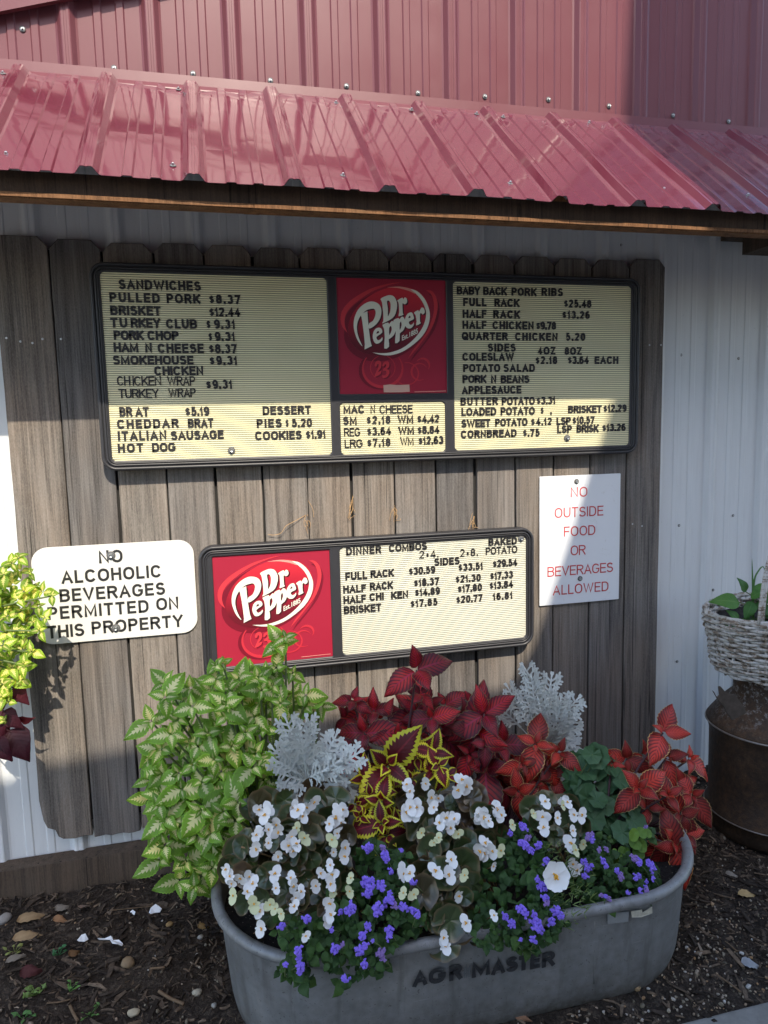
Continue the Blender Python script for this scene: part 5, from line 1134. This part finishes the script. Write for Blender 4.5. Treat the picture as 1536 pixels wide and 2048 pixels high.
# ------------------------------------------------------------------ milk can and wicker basket at the right edge
def rustmat():
    m = N('rusty_can_steel'); v = m.coord(); a = m.noise(v, 9, 7, .7); b = m.noise(v, 70, 5, .7); s = m.n('ShaderNodeSeparateXYZ', i0=v).outputs[2]; c = m.noise(m.coord('Object', (22, 22, 3)), 1.0, 5, .65)
    col = m.ramp(m.math('ADD', m.math('MULTIPLY', a, .6), m.math('MULTIPLY', b, .4)), [(.30, (.022, .015, .011)), (.48, (.055, .035, .022)), (.62, (.11, .062, .033)), (.78, (.20, .14, .09))])
    col = m.mix(m.ramp(c, [(.5, 0.0), (.75, .55)]), col, (.035, .026, .02))
    sh = m.ramp(s, [(.38, 0.0), (.47, 1.0)]); fl_ = m.ramp(m.noise(v, 55, 6, .75), [(.52, 0.0), (.60, 1.0)])
    col = m.mix(m.math('MULTIPLY', m.math('MULTIPLY', sh, fl_), .75), col, (.33, .31, .29)); m.base(col); m.p(Roughness=m.ramp(a, [(.3, .5), (.7, .8)]), Metallic=.35)
    m.bump(m.math('ADD', b, a), .4, .006); return m.mat
M['rust'] = rustmat(); M['rustbright'] = plain('worn_bare_steel', (.30, .27, .24), .45, .7, .5, .35, 70)
M['rusthandle'] = plain('worn_handle_steel', (.095, .075, .06), .6, .4, .5, .7, 45)
CX, CY = 2.385, -.31
can = thing('milk_can', 'rusty steel milk can with a fork shaped handle, standing right of the tank', 'milk can', (CX, CY, .03))
g = G(); b0 = ZF(-1.40)
g.lathe([(.178, 0), (.187, .008), (.190, .03), (.188, .055), (.196, .066), (.196, .076), (.187, .084), (.187, .20), (.188, .338), (.193, .358), (.199, .370), (.199, .382), (.192, .394), (.183, .406), (.162, .436), (.136, .464), (.122, .478), (.118, .488), (.116, .56), (.122, .572)], (CX, CY, b0), 56, 0, True, True)
g.obj('can_body', M['rust'], can, True, loc=(CX, CY, b0))
g = G(); n = 56
for z, r in ((.0715, .1975), (.376, .2005)): g.tube([(CX + r * math.cos(2 * math.pi * k / n), CY + r * math.sin(2 * math.pi * k / n), b0 + z) for k in range(n)], .0022 if z < .1 else .0030, 6, True)
g.obj('hoop', M['rustbright'], can, True, loc=(CX, CY, b0))
g = G(); hp = [(487, 977), (494, 985), (504, 1006), (514, 1009), (522, 1000), (517, 957), (526, 955), (545, 977), (570, 992), (602, 1000), (640, 1050), (660, 1088), (620, 1110), (585, 1128), (562, 1095), (540, 1052), (512, 1022)]
P_ = [at(1236 + x / 2.56, 1000 + y / 2.56, -.462 - .00012 * (x - 487)) for x, y in hp]
g.loops([[p + Vector((0, dy, 0)) for p in P_] for dy in (.0, .005)], True, True, True); g.obj('handle', M['rusthandle'], can, loc=(CX, CY, b0))
bk = thing('wicker_basket', 'whitewashed wicker basket with soil and weeds, standing on the milk can', 'basket', (CX + .03, CY, ZF(-.84)))
def wickmat():
    m = N('flaking_white_wicker'); v = m.coord(); a = m.noise(v, 38, 6, .72); b = m.noise(m.coord('Object', (10, 10, 160)), 1.0, 3, .6)
    m.base(m.ramp(m.math('ADD', m.math('MULTIPLY', a, .65), m.math('MULTIPLY', b, .35)), [(.34, (.07, .045, .03)), (.45, (.24, .19, .14)), (.52, (.50, .48, .44)), (.7, (.62, .61, .58))])); m.p(Roughness=.85); m.bump(a, .4, .003); return m.mat
M['wicker'] = wickmat()
BX, BY, BZ0, BZ1 = CX + .038, CY, ZF(-.834), ZF(-.622)
def bell(t, q, off=0.0):
    k = .85 + .15 * math.sin(t * 1.5) + .02 * math.sin(t * 9); rx, ry = .258 * k + off, .205 * k + off
    return Vector((BX + rx * math.cos(q), BY + ry * math.sin(q), BZ0 + (BZ1 - BZ0) * t + .012 * math.sin(q * 1.0 + 2) * t))
g = G(); gs = G(); rows, sk, na = 21, 26, 156; rg = random.Random(101)
for r in range(rows):
    t = (r + .5) / rows; ph = r % 2; jz = [rg.uniform(-.0025, .0025) for _ in range(13)]
    pts = [bell(t, 2 * math.pi * k / na, .0075 * math.cos(sk / 2 * 2 * math.pi * k / na + math.pi * ph)) + Vector((0, 0, jz[(k * 12 // na)] * math.sin(math.pi * ((k * 12 / na) % 1)))) for k in range(na)]
    g.tube(pts, .0058 * rg.uniform(.85, 1.1), 6, True, 0, rg.uniform(.1, 1))
for r in (0, .012): g.tube([bell(1.0 + r, 2 * math.pi * k / 90, .004 * math.sin(k * 2.1)) for k in range(90)], .0075, 6, True)
g.obj('weave', M['wicker'], bk, True, loc=(BX, BY, BZ0))
for k in range(sk): q = 2 * math.pi * k / sk; gs.tube([bell(t, q, .001) for t in (0, .2, .4, .6, .8, 1.0)], .0055, 5)
for k in range(0, sk, 5):
    q = 2 * math.pi * (k + .5) / sk + .3
    for dt in (.30, .62): gs.tube([bell(dt + .02 * j, q, .008) for j in range(4)], .010, 5)
gs.obj('stakes', M['wicker'], bk, True, loc=(BX, BY, BZ0))
g = G()
g.loops([[bell(.80, 2 * math.pi * k / 40, -.008) * 1.0 + (Vector((BX, BY, BZ0 + .19)) - bell(.80, 2 * math.pi * k / 40, -.008)) * f for k in range(40)] for f in (0, .3, .6, .9)], True, False, True); g.loops([[bell(0.01, 2 * math.pi * k / 40, -.003) for k in range(40)]], True, True); g.obj('potting_soil', M['potting'], bk, True, loc=(BX, BY, BZ0))
def topx(p): v = p - CAM; return 768 + FPX * v.dot(RT) / v.dot(FWD)
q1 = min([-math.pi * k / 200 for k in range(200)], key=lambda q: abs(topx(bell(1, q)) - 1521)); f1_, f2_ = bell(.97, q1), bell(.97, .35)
g = G(); hoop = [f1_.lerp(f2_, (1 - math.cos(a_)) / 2) + Vector((0, 0, .34 * math.sin(a_))) for a_ in [math.pi * k / 30 for k in range(31)]]
for dx in (-.007, 0, .007): g.tube([p + Vector((dx, 0, 0)) for p in hoop], .005, 6)
g.obj('basket_handle', M['wicker'], bk, True, loc=(BX, BY, BZ0))
wd = thing('weed_plant', 'leafy green weed with two grass blades growing in the wicker basket', 'plant', (BX - .03, BY, ZF(-.65))); rg = random.Random(111); g = G(); gs = G()
for x, y_, dx, dy, L in [(620, 525, -1, .12, 120), (655, 470, -.3, .5, 70), (690, 480, .9, .45, 95), (690, 520, -.35, -.5, 85), (700, 530, .75, -.5, 90), (680, 500, .2, .2, 60), (620, 620, -.7, .7, 70), (615, 630, -1, -.1, 60), (625, 630, .9, .2, 65), (630, 635, .3, -.6, 55), (720, 500, 1, -.1, 90), (740, 560, .8, -.6, 80), (735, 610, .2, -.8, 70)]:
    c = at(1236 + x / 2.56, 1000 + y_ / 2.56, BY - .04); d = RT * dx + UP * dy - FWD * .2; leaf(g, c, d, (TOCAM + Vector((rg.uniform(-.2, .2), 0, rg.uniform(-.1, .3)))).normalized(), L * 1.3 / 2.56 * pxm(1500, 1200, BY), L * .72 / 2.56 * pxm(1500, 1200, BY), rg, .3, .1, .01, 6, .12)
    gs.tube(curved(c, (BX - .03, BY, ZF(-.66)), .01, rg, 3), .0017, 5)
for pts, w_ in (([(690, 640), (690, 450), (688, 380), (686, 300)], 11), ([(695, 640), (696, 430), (718, 365), (745, 343), (757, 400)], 9)):
    C_ = catmull([tuple(at(1236 + x / 2.56, 1000 + y_ / 2.56, BY - .03)) for x, y_ in pts], 5, False); k = len(C_); vs_ = []
    for i, p in enumerate(C_):
        ww = w_ / 2.56 * pxm(1500, 1200, BY) * (1 - (i / (k - 1)) ** 2.5) * .5 + .0002; dd = Vector(C_[min(i + 1, k - 1)]) - Vector(C_[max(i - 1, 0)]); s = dd.cross(FWD).normalized(); vs_ += [Vector(p) - s * ww, Vector(p) + FWD * ww * .5, Vector(p) + s * ww]
    g.add(vs_, [(i * 3 + j, i * 3 + j + 1, i * 3 + j + 4, i * 3 + j + 3) for i in range(k - 1) for j in range(2)], 0, [(.5, .5)] * len(vs_), .5)
M['leaf_weed'] = leafmat('weed_leaf', lambda m, u, av, rn, nz: m.mix(m.ramp(av, [(.03, .5), (.1, 0.0)]), m.mix(nz, (.045, .14, .03), (.075, .20, .045)), (.12, .24, .08)), .5, .25)
g.obj('foliage', M['leaf_weed'], wd, True); gs.obj('stems', M['stem_green'], wd, True)

# ------------------------------------------------------------------ plants hanging in from the left, in a bracket planter on the wall
hp_ = thing('bracket_planter', 'dark bracket planter on the white wall, beside the fence at the left edge', 'planter', (-.42, -.12, ZF(-.72)))
g = G(); g.loops([rr for rr in [[(-.42 + a_ * k, -.14 + b_ * k, z) for a_, b_ in ((-.22, -.13), (.22, -.13), (.24, 0), (.22, .13), (-.22, .13), (-.24, 0))] for k, z in ((.75, ZF(-.74)), (1.0, ZF(-.56)), (1.06, ZF(-.56)), (1.06, ZF(-.54)), (.96, ZF(-.54)), (.94, ZF(-.575)))]], True, True, True)
M['darkpot'] = plain('dark_planter_plastic', (.04, .035, .03), .6); g.obj('tub', M['darkpot'], hp_)
g = G(); g.bar((-.42, .036, ZF(-.64)), (-.42, -.27, ZF(-.755)), .02, .008); g.bar((-.42, .03, ZF(-.9)), (-.42, -.22, ZF(-.75)), .02, .008); g.box(-.44, -.40, .015, .022, ZF(-.92), ZF(-.60)); g.obj('bracket', M['black_plastic'], hp_)
LY = -.20
spL = conv([(155, 148, 95), (100, 195, 95), (170, 262, 115), (255, 278, 85), (30, 290, 110), (110, 375, 125), (205, 440, 135), (360, 440, 135), (440, 470, 85), (25, 530, 130), (80, 560, 90), (240, 640, 150), (230, 700, 130), (335, 770, 120), (385, 660, 80), (60, 790, 140), (130, 870, 130), (270, 950, 120), (20, 900, 120), (100, 1090, 155), (185, 1190, 100), (20, 1230, 120), (200, 1060, 110), (330, 560, 90), (300, 400, 100), (15, 420, 110), (150, 500, 110), (140, 760, 110), (30, 1040, 110), (60, 650, 120), (15, 1340, 90), (70, 1380, 80), (30, 1540, 60), (180, 600, 90), (215, 820, 90), (280, 700, 90)], 4.2667, 0, 1080)
spL += [(x, y, 32) for x, y in [(-25, 1150), (-45, 1200), (-20, 1240), (-60, 1130), (-40, 1290), (-75, 1230), (-90, 1180), (-110, 1150), (-70, 1330), (-30, 1360), (-100, 1300), (-130, 1220), (-160, 1180), (-140, 1290), (-15, 1300), (-10, 1190), (-190, 1210), (-90, 1250)]]
coleus('coleus_plant', 'sunlit lime and cream coleus leaning in at the left edge over the white sign', (-.36, -.14, ZF(-.575)), [(a, b, c * 1.1) for a, b, c in spL], 'leaf_lime', 'stem_green', 121, lambda x, y: LY - .03 * math.sin(x * .11 + y * .05), None, (2, 2, 3), .66, 26, [(-120, 1150), (0, 1130), (60, 1190), (50, 1300), (20, 1400), (-80, 1380)], (.0, .06), 30, .4, .08)
vn = thing('vine_plant', 'dark maroon trailing vine leaves hanging below the lime coleus at the left edge', 'plant', (-.34, -.16, ZF(-.575))); g = G(); gs = G(); rg = random.Random(131)
VY = -.16
for x, y_, dx, dy, L, nz_ in [(110, 1660, .62, -1, 330, 0), (150, 1270, .55, -.9, 200, 0), (60, 1480, .8, -.8, 230, 1), (190, 1530, 1, .05, 130, 2), (95, 1350, .8, -.25, 100, 2), (10, 1560, .3, -1, 200, 1), (-60, 1500, .4, -1, 260, 0), (-20, 1720, .6, -.9, 250, 0), (30, 1290, -.1, -1, 190, 1)]:
    c = at(x / 4.2667, 1080 + y_ / 4.2667, VY + rg.uniform(-.02, .02)); d = RT * dx + UP * dy; nr = (-FWD + UP * (.3, .15, -.7)[nz_] + RT * rg.uniform(-.3, .3)).normalized()
    s_ = L / 4.2667 * pxm(50, 1400, VY); leaf(g, c - d.normalized() * s_ * .15, d, nr, s_, s_ * .80, rg, .15, .1, .02, 5, .18, .52)
    gs.tube(curved(c, (-.30 + rg.uniform(-.05, .05), -.16, ZF(-.575)), .02, rg, 3), .0020, 5)
g.obj('foliage', M['leaf_vine'], vn, True); gs.obj('stems', M['stem_dark'], vn, True)

# ------------------------------------------------------------------ litter on the bed
def attrmat(name, stops, rough=.9):
    m = N(name); rn = m.n('ShaderNodeAttribute', attribute_name='rnd').outputs['Fac']; nz = m.noise(m.coord('Object'), 90, 4, .65)
    c = m.ramp(rn, stops); m.base(m.mix(1.0, c, m.ramp(nz, [(.3, .6), (.7, 1.3)]), 'MULTIPLY')); m.p(Roughness=rough); m.b.inputs['Specular IOR Level'].default_value = .2; m.bump(nz, .4, .003); return m.mat
M['chips'] = attrmat('bark_mulch', [(0, (.018, .014, .011)), (.3, (.055, .041, .031)), (.55, (.12, .088, .062)), (.8, (.17, .12, .08)), (1, (.33, .26, .19))])
M['pebbles'] = attrmat('pale_pebbles', [(0, (.10, .085, .06)), (.3, (.24, .20, .14)), (.55, (.36, .31, .24)), (.8, (.33, .20, .10)), (1, (.48, .46, .42))], .7)
rg = random.Random(141); g = G()
def intank(x, y): 
    dx = max(0, abs(x - TCX) - TA); return math.hypot(dx, y - TCY) < TB - .03 if abs(y - TCY) < TB else False
def chip(x, y, L, wd_, th, rd, flat=.35):
    z = gz(x, y) + rg.uniform(.0, .006); q = rg.uniform(0, 6.28); d = Vector((math.cos(q), math.sin(q), rg.uniform(-flat, flat))).normalized(); up = Vector((rg.uniform(-.5, .5), rg.uniform(-.5, .5), 1)); s = d.cross(up).normalized(); u = s.cross(d); c = Vector((x, y, z)); bend = rg.uniform(-.15, .15) * L
    vs_ = []
    for k, t in enumerate((-.5, 0, .5)):
        ww = wd_ * (rg.uniform(.35, .8) if k != 1 else 1)
        for a_, b_ in ((-1, -1), (1, -1), (1, 1), (-1, 1)): vs_.append(c + d * (t * L) + s * (a_ * ww / 2 + (bend if k == 1 else 0)) + u * (b_ * th / 2))
    g.add(vs_, [(3, 2, 1, 0), (8, 9, 10, 11)] + [(k * 4 + j, k * 4 + (j + 1) % 4, k * 4 + 4 + (j + 1) % 4, k * 4 + 4 + j) for k in (0, 1) for j in range(4)], 0, None, rd)
cnt = 0
while cnt < 9000:
    x, y = rg.uniform(-.75, 2.75), rg.uniform(KERB_Y + .005, .0)
    if intank(x, y): continue
    if .6 < x < 1.75 and y > -.3 and rg.random() < .8: continue
    big = rg.random() < .16
    L = rg.uniform(.022, .062) if big else rg.uniform(.007, .024); chip(x, y, L, L * rg.uniform(.07, .28), rg.uniform(.001, .005), min(1, max(.02, rg.betavariate(1.5, 2.3)))); cnt += 1
tag(g.obj('bark_mulch', M['chips'], None), kind='stuff')
g = G(); cnt = 0
while cnt < 2300:
    x, y = rg.uniform(-.6, 2.7), rg.uniform(KERB_Y + .004, .0)
    if intank(x, y): continue
    dens = .10 + .9 * max(0, min(1, (x - .9) / .6)) * max(0, min(1, (-.55 - y) / .25)) + (.12 if x > 1.7 else 0)
    if rg.random() > dens: continue
    r = rg.uniform(.0018, .0042) * (1.5 if rg.random() < .12 else 1); g.blob((x, y, gz(x, y) + r * .5), r, rg, (1.25, 1, .75), .22, 0, rg.uniform(.02, 1), 1); cnt += 1
tag(g.obj('gravel', M['pebbles'], None, True), kind='stuff')
def onbed(px, py):
    z = .0
    for _ in range(5): p = atz(px, py, z); z = gz(p.x, p.y)
    return Vector((p.x, p.y, z))
def stone(px, py, sz, col, sq, label, seed):
    rg2 = random.Random(seed); c = onbed(px, py); r = sz * .5 * pxm(px, py, c.y); g2 = G(); vs_, fs = ICO[2]; o = Vector((rg2.uniform(0, 9), 2, 3))
    g2.add([c + Vector((0, 0, r * sq[2] * .55)) + Vector((v[0] * sq[0], v[1] * sq[1], v[2] * sq[2])) * r * (1 + .28 * mn.noise(Vector(v) * 1.1 + o)) for v in vs_], fs)
    tag(g2.obj('stone', plain('stone_' + str(seed), col, .8, 0, .3, .3, 60), None, True, loc=c), label, 'stone', 'loose stones on the bed')
for a_ in [(256, 1931, 26, (.24, .17, .10), (1, 1, .8), 'largest tan stone in the mulch, midway between path and skirt board', 1), (267, 2028, 21, (.42, .36, .25), (1.2, .9, .6), 'flat cream stone near the bottom edge of the mulch', 2), (394, 1988, 18, (.38, .34, .26), (1.1, .8, .7), 'cream pebble on the mulch just left of the tank base', 3), (428, 2013, 11, (.30, .29, .26), (1, 1, .8), 'small grey pebble touching the lower left of the tank', 4),
           (339, 1851, 13, (.30, .19, .08), (1.2, 1, .7), 'orange brown pebble under the green coleus', 5), (401, 1877, 12, (.40, .37, .32), (1, .9, .8), 'pale pebble beside the tank, below the curled leaf', 6), (10, 1842, 24, (.24, .22, .20), (1.1, 1, .8), 'grey stone at the left edge below the skirt board', 7), (1272, 1977, 18, (.28, .19, .10), (1.1, .9, .8), 'tan stone at the foot of the tank front, right of the stencil', 8), (1483, 1908, 9, (.5, .48, .45), (1, 1, .8), 'white pebble right of the tank near the path corner', 9)]: stone(*a_)
def dryleaf(px, py, L, wr, ang, col, label, seed, curl=.5, lift=.012, pos=None, tilt=0.0):
    rg2 = random.Random(seed); c = pos or onbed(px, py); L *= pxm(px, py, c.y); q = rad(ang); d = Vector((math.cos(q), math.sin(q) * 1.0, .12)).normalized(); g2 = G()
    nr = Vector((rg2.uniform(-.35, .35), -.35 - tilt, 1)).normalized(); leaf(g2, c + Vector((0, 0, lift)) - d * L / 2, d, nr, L, L * wr, rg2, curl, .5, .10, 5, .45, .7)
    key = 'dry' + str(col); M.setdefault(key, plain('dry_leaf_' + str(len(M)), col, .8, 0, .2, .3, 70)); tag(g2.obj('dry_leaf', M[key], None, True, loc=c), label, 'dry leaf', 'fallen leaves')
TAN, BRN, GRY, MAR = (.32, .22, .12), (.17, .095, .045), (.22, .19, .155), (.075, .025, .025)
for a_ in [(68, 1838, 60, .42, 20, TAN, 'long curled tan leaf on the mulch under the skirt board, far left', 1), (60, 1876, 62, .35, 8, TAN, 'flat torn tan leaf lying below the long curled one', 2), (171, 1820, 30, .7, 70, (.24, .17, .13), 'upright folded brown leaf leaning on the skirt board', 3, .9, .02), (128, 1820, 34, .6, 30, GRY, 'greyish crumpled leaf in front of the skirt board', 4), (121, 1845, 30, .5, -20, (.26, .14, .07), 'small reddish brown leaf below the crumpled grey leaf', 5),
           (150, 1912, 26, .7, 40, BRN, 'dark brown leaf in the middle of the left mulch', 6), (409, 1858, 26, .6, 15, (.34, .22, .09), 'golden curled leaf against the left end of the tank', 7, .8), (1037, 2034, 56, .42, -35, (.22, .12, .07), 'smooth brown leaf lying below the tank front', 8), (1497, 1793, 46, .35, -8, (.40, .28, .13), 'ragged tan leaf on the soil right of the tank', 9), (1503, 1934, 40, .55, -20, (.27, .28, .29), 'grey curled leaf by the path at the right', 10),
           (62, 1951, 40, .7, 0, MAR, 'dull maroon leaf flat on the mulch at the left', 11, .2), (1465, 1755, 26, .45, -30, GRY, 'pale grey leaf beside the foot of the milk can', 12), (36, 1920, 46, .35, 35, GRY, 'long grey leaf at the left edge of the mulch', 13)]: dryleaf(*a_)
for px, py, L, a_, col, lab, sd in [(129, 1740, 52, 8, BRN, 'dark shrivelled leaf on the skirt board ledge below the rotten picket', 21), (240, 1716, 40, 15, BRN, 'brown leaf heap on the skirt board ledge under the second picket', 22), (280, 1706, 28, 30, GRY, 'grey scrap of leaf on the ledge behind the green coleus', 23), (302, 1725, 34, -50, (.27, .16, .09), 'light brown leaf hanging off the skirt board beside the green coleus', 24)]:
    p = at(px, py, -.005); dryleaf(px, py, L, .5, a_, col, lab, sd, .6, .0, p, .4)
M['paper'] = plain('white_paper_scrap', (.74, .75, .76), .8, 0, .2, .06, 60)
for outl, lab in [([(397, 1632), (420, 1610), (440, 1608), (455, 1628), (435, 1645), (405, 1648)], 'small white paper scrap left of the zigzag scrap'), ([(502, 1622), (540, 1628), (570, 1620), (580, 1618), (582, 1638), (612, 1640), (632, 1650), (628, 1668), (605, 1662), (578, 1650), (565, 1636), (510, 1640)], 'long zigzag white paper scrap on the mulch'), ([(765, 1490), (775, 1470), (800, 1455), (820, 1458), (832, 1475), (822, 1498), (800, 1490), (775, 1502)], 'crumpled white paper scrap near the green coleus'), ([(668, 1486), (682, 1480), (697, 1496), (690, 1503)], 'tiny square white paper scrap beside the crumpled one')]:
    P_ = [onbed(x / 2.566, 1250 + y_ / 2.566) + Vector((0, 0, .009 + .006 * ((i * 7) % 3) / 2)) for i, (x, y_) in enumerate(outl)]
    g2 = G(); g2.loops([P_, [p - Vector((0, 0, .0006)) for p in P_]], True, True, True); tag(g2.obj('paper_scrap', M['paper'], None, loc=P_[0]), lab, 'paper', 'paper scraps on the mulch')
M['twig'] = plain('dry_twig', (.15, .10, .06), .85, 0, .2, .4, 60)
for pts, r_, lab in [([(318, 1988), (340, 2002), (368, 2014)], .0042, 'thick brown twig on the mulch left of the tank base'), ([(140, 2016), (146, 2030), (156, 2048)], .004, 'short twig pointing at the bottom edge of the mulch'), ([(222, 1826), (270, 1821), (322, 1816)], .0012, 'thin straight straw in front of the skirt board'), ([(94, 2012), (120, 2010), (142, 2004)], .0018, 'thin bent twig low on the left mulch'), ([(300, 1943), (330, 1940)], .003, 'stubby twig below the green coleus'),
                     ([(938, 2036), (960, 2025), (984, 2016)], .0022, 'twig in front of the tank, under the stencil'), ([(1434, 1955), (1458, 1972), (1482, 1990)], .002, 'long twig near the path corner at the right'), ([(1450, 1888), (1462, 1898), (1474, 1908)], .0022, 'reddish twig on the gravel right of the tank')]:
    P_ = [onbed(x, y_) + Vector((0, 0, .008)) for x, y_ in pts]; g2 = G(); g2.tube(catmull([tuple(p) for p in P_], 4, False), r_, 6); tag(g2.obj('twig', M['twig'], None, True, loc=P_[0]), lab, 'twig', 'twigs on the bed')
for px, py, n_, sz, col, lab, sd in [(72, 1990, 16, 12, (.12, .20, .04), 'feathery yellow green sprout in the left mulch', 1), (139, 1984, 8, 9, (.08, .20, .03), 'tiny green sprout right of the feathery one', 2), (119, 1910, 7, 9, (.03, .13, .04), 'small dark green seedling in the left mulch', 3), (181, 2030, 7, 9, (.07, .17, .03), 'green seedling near the bottom edge', 4), (30, 1906, 7, 11, (.16, .18, .04), 'yellowish seedling at the left edge of the mulch', 5), (48, 2040, 7, 15, (.05, .14, .025), 'broad leaved green seedling in the bottom left corner', 6)]:
    c = onbed(px, py); rg2 = random.Random(sd); g2 = G()
    for k in range(n_):
        p = c + Vector((rg2.uniform(-.022, .022), rg2.uniform(-.02, .02), rg2.uniform(.004, .016))); leaf(g2, p, Vector((rg2.uniform(-1, 1), rg2.uniform(-1, .4), .3)), Vector((0, -.4, 1)), sz * pxm(px, py, c.y), sz * .5 * pxm(px, py, c.y), rg2, .3, .1, .02, 3)
        g2.tube([c, (c + p) / 2, p], .0009, 4)
    tag(g2.obj('seedling', plain('seedling_leaf_' + str(sd), col, .6), None, True, loc=c), lab, 'seedling', 'weeds sprouting in the mulch')
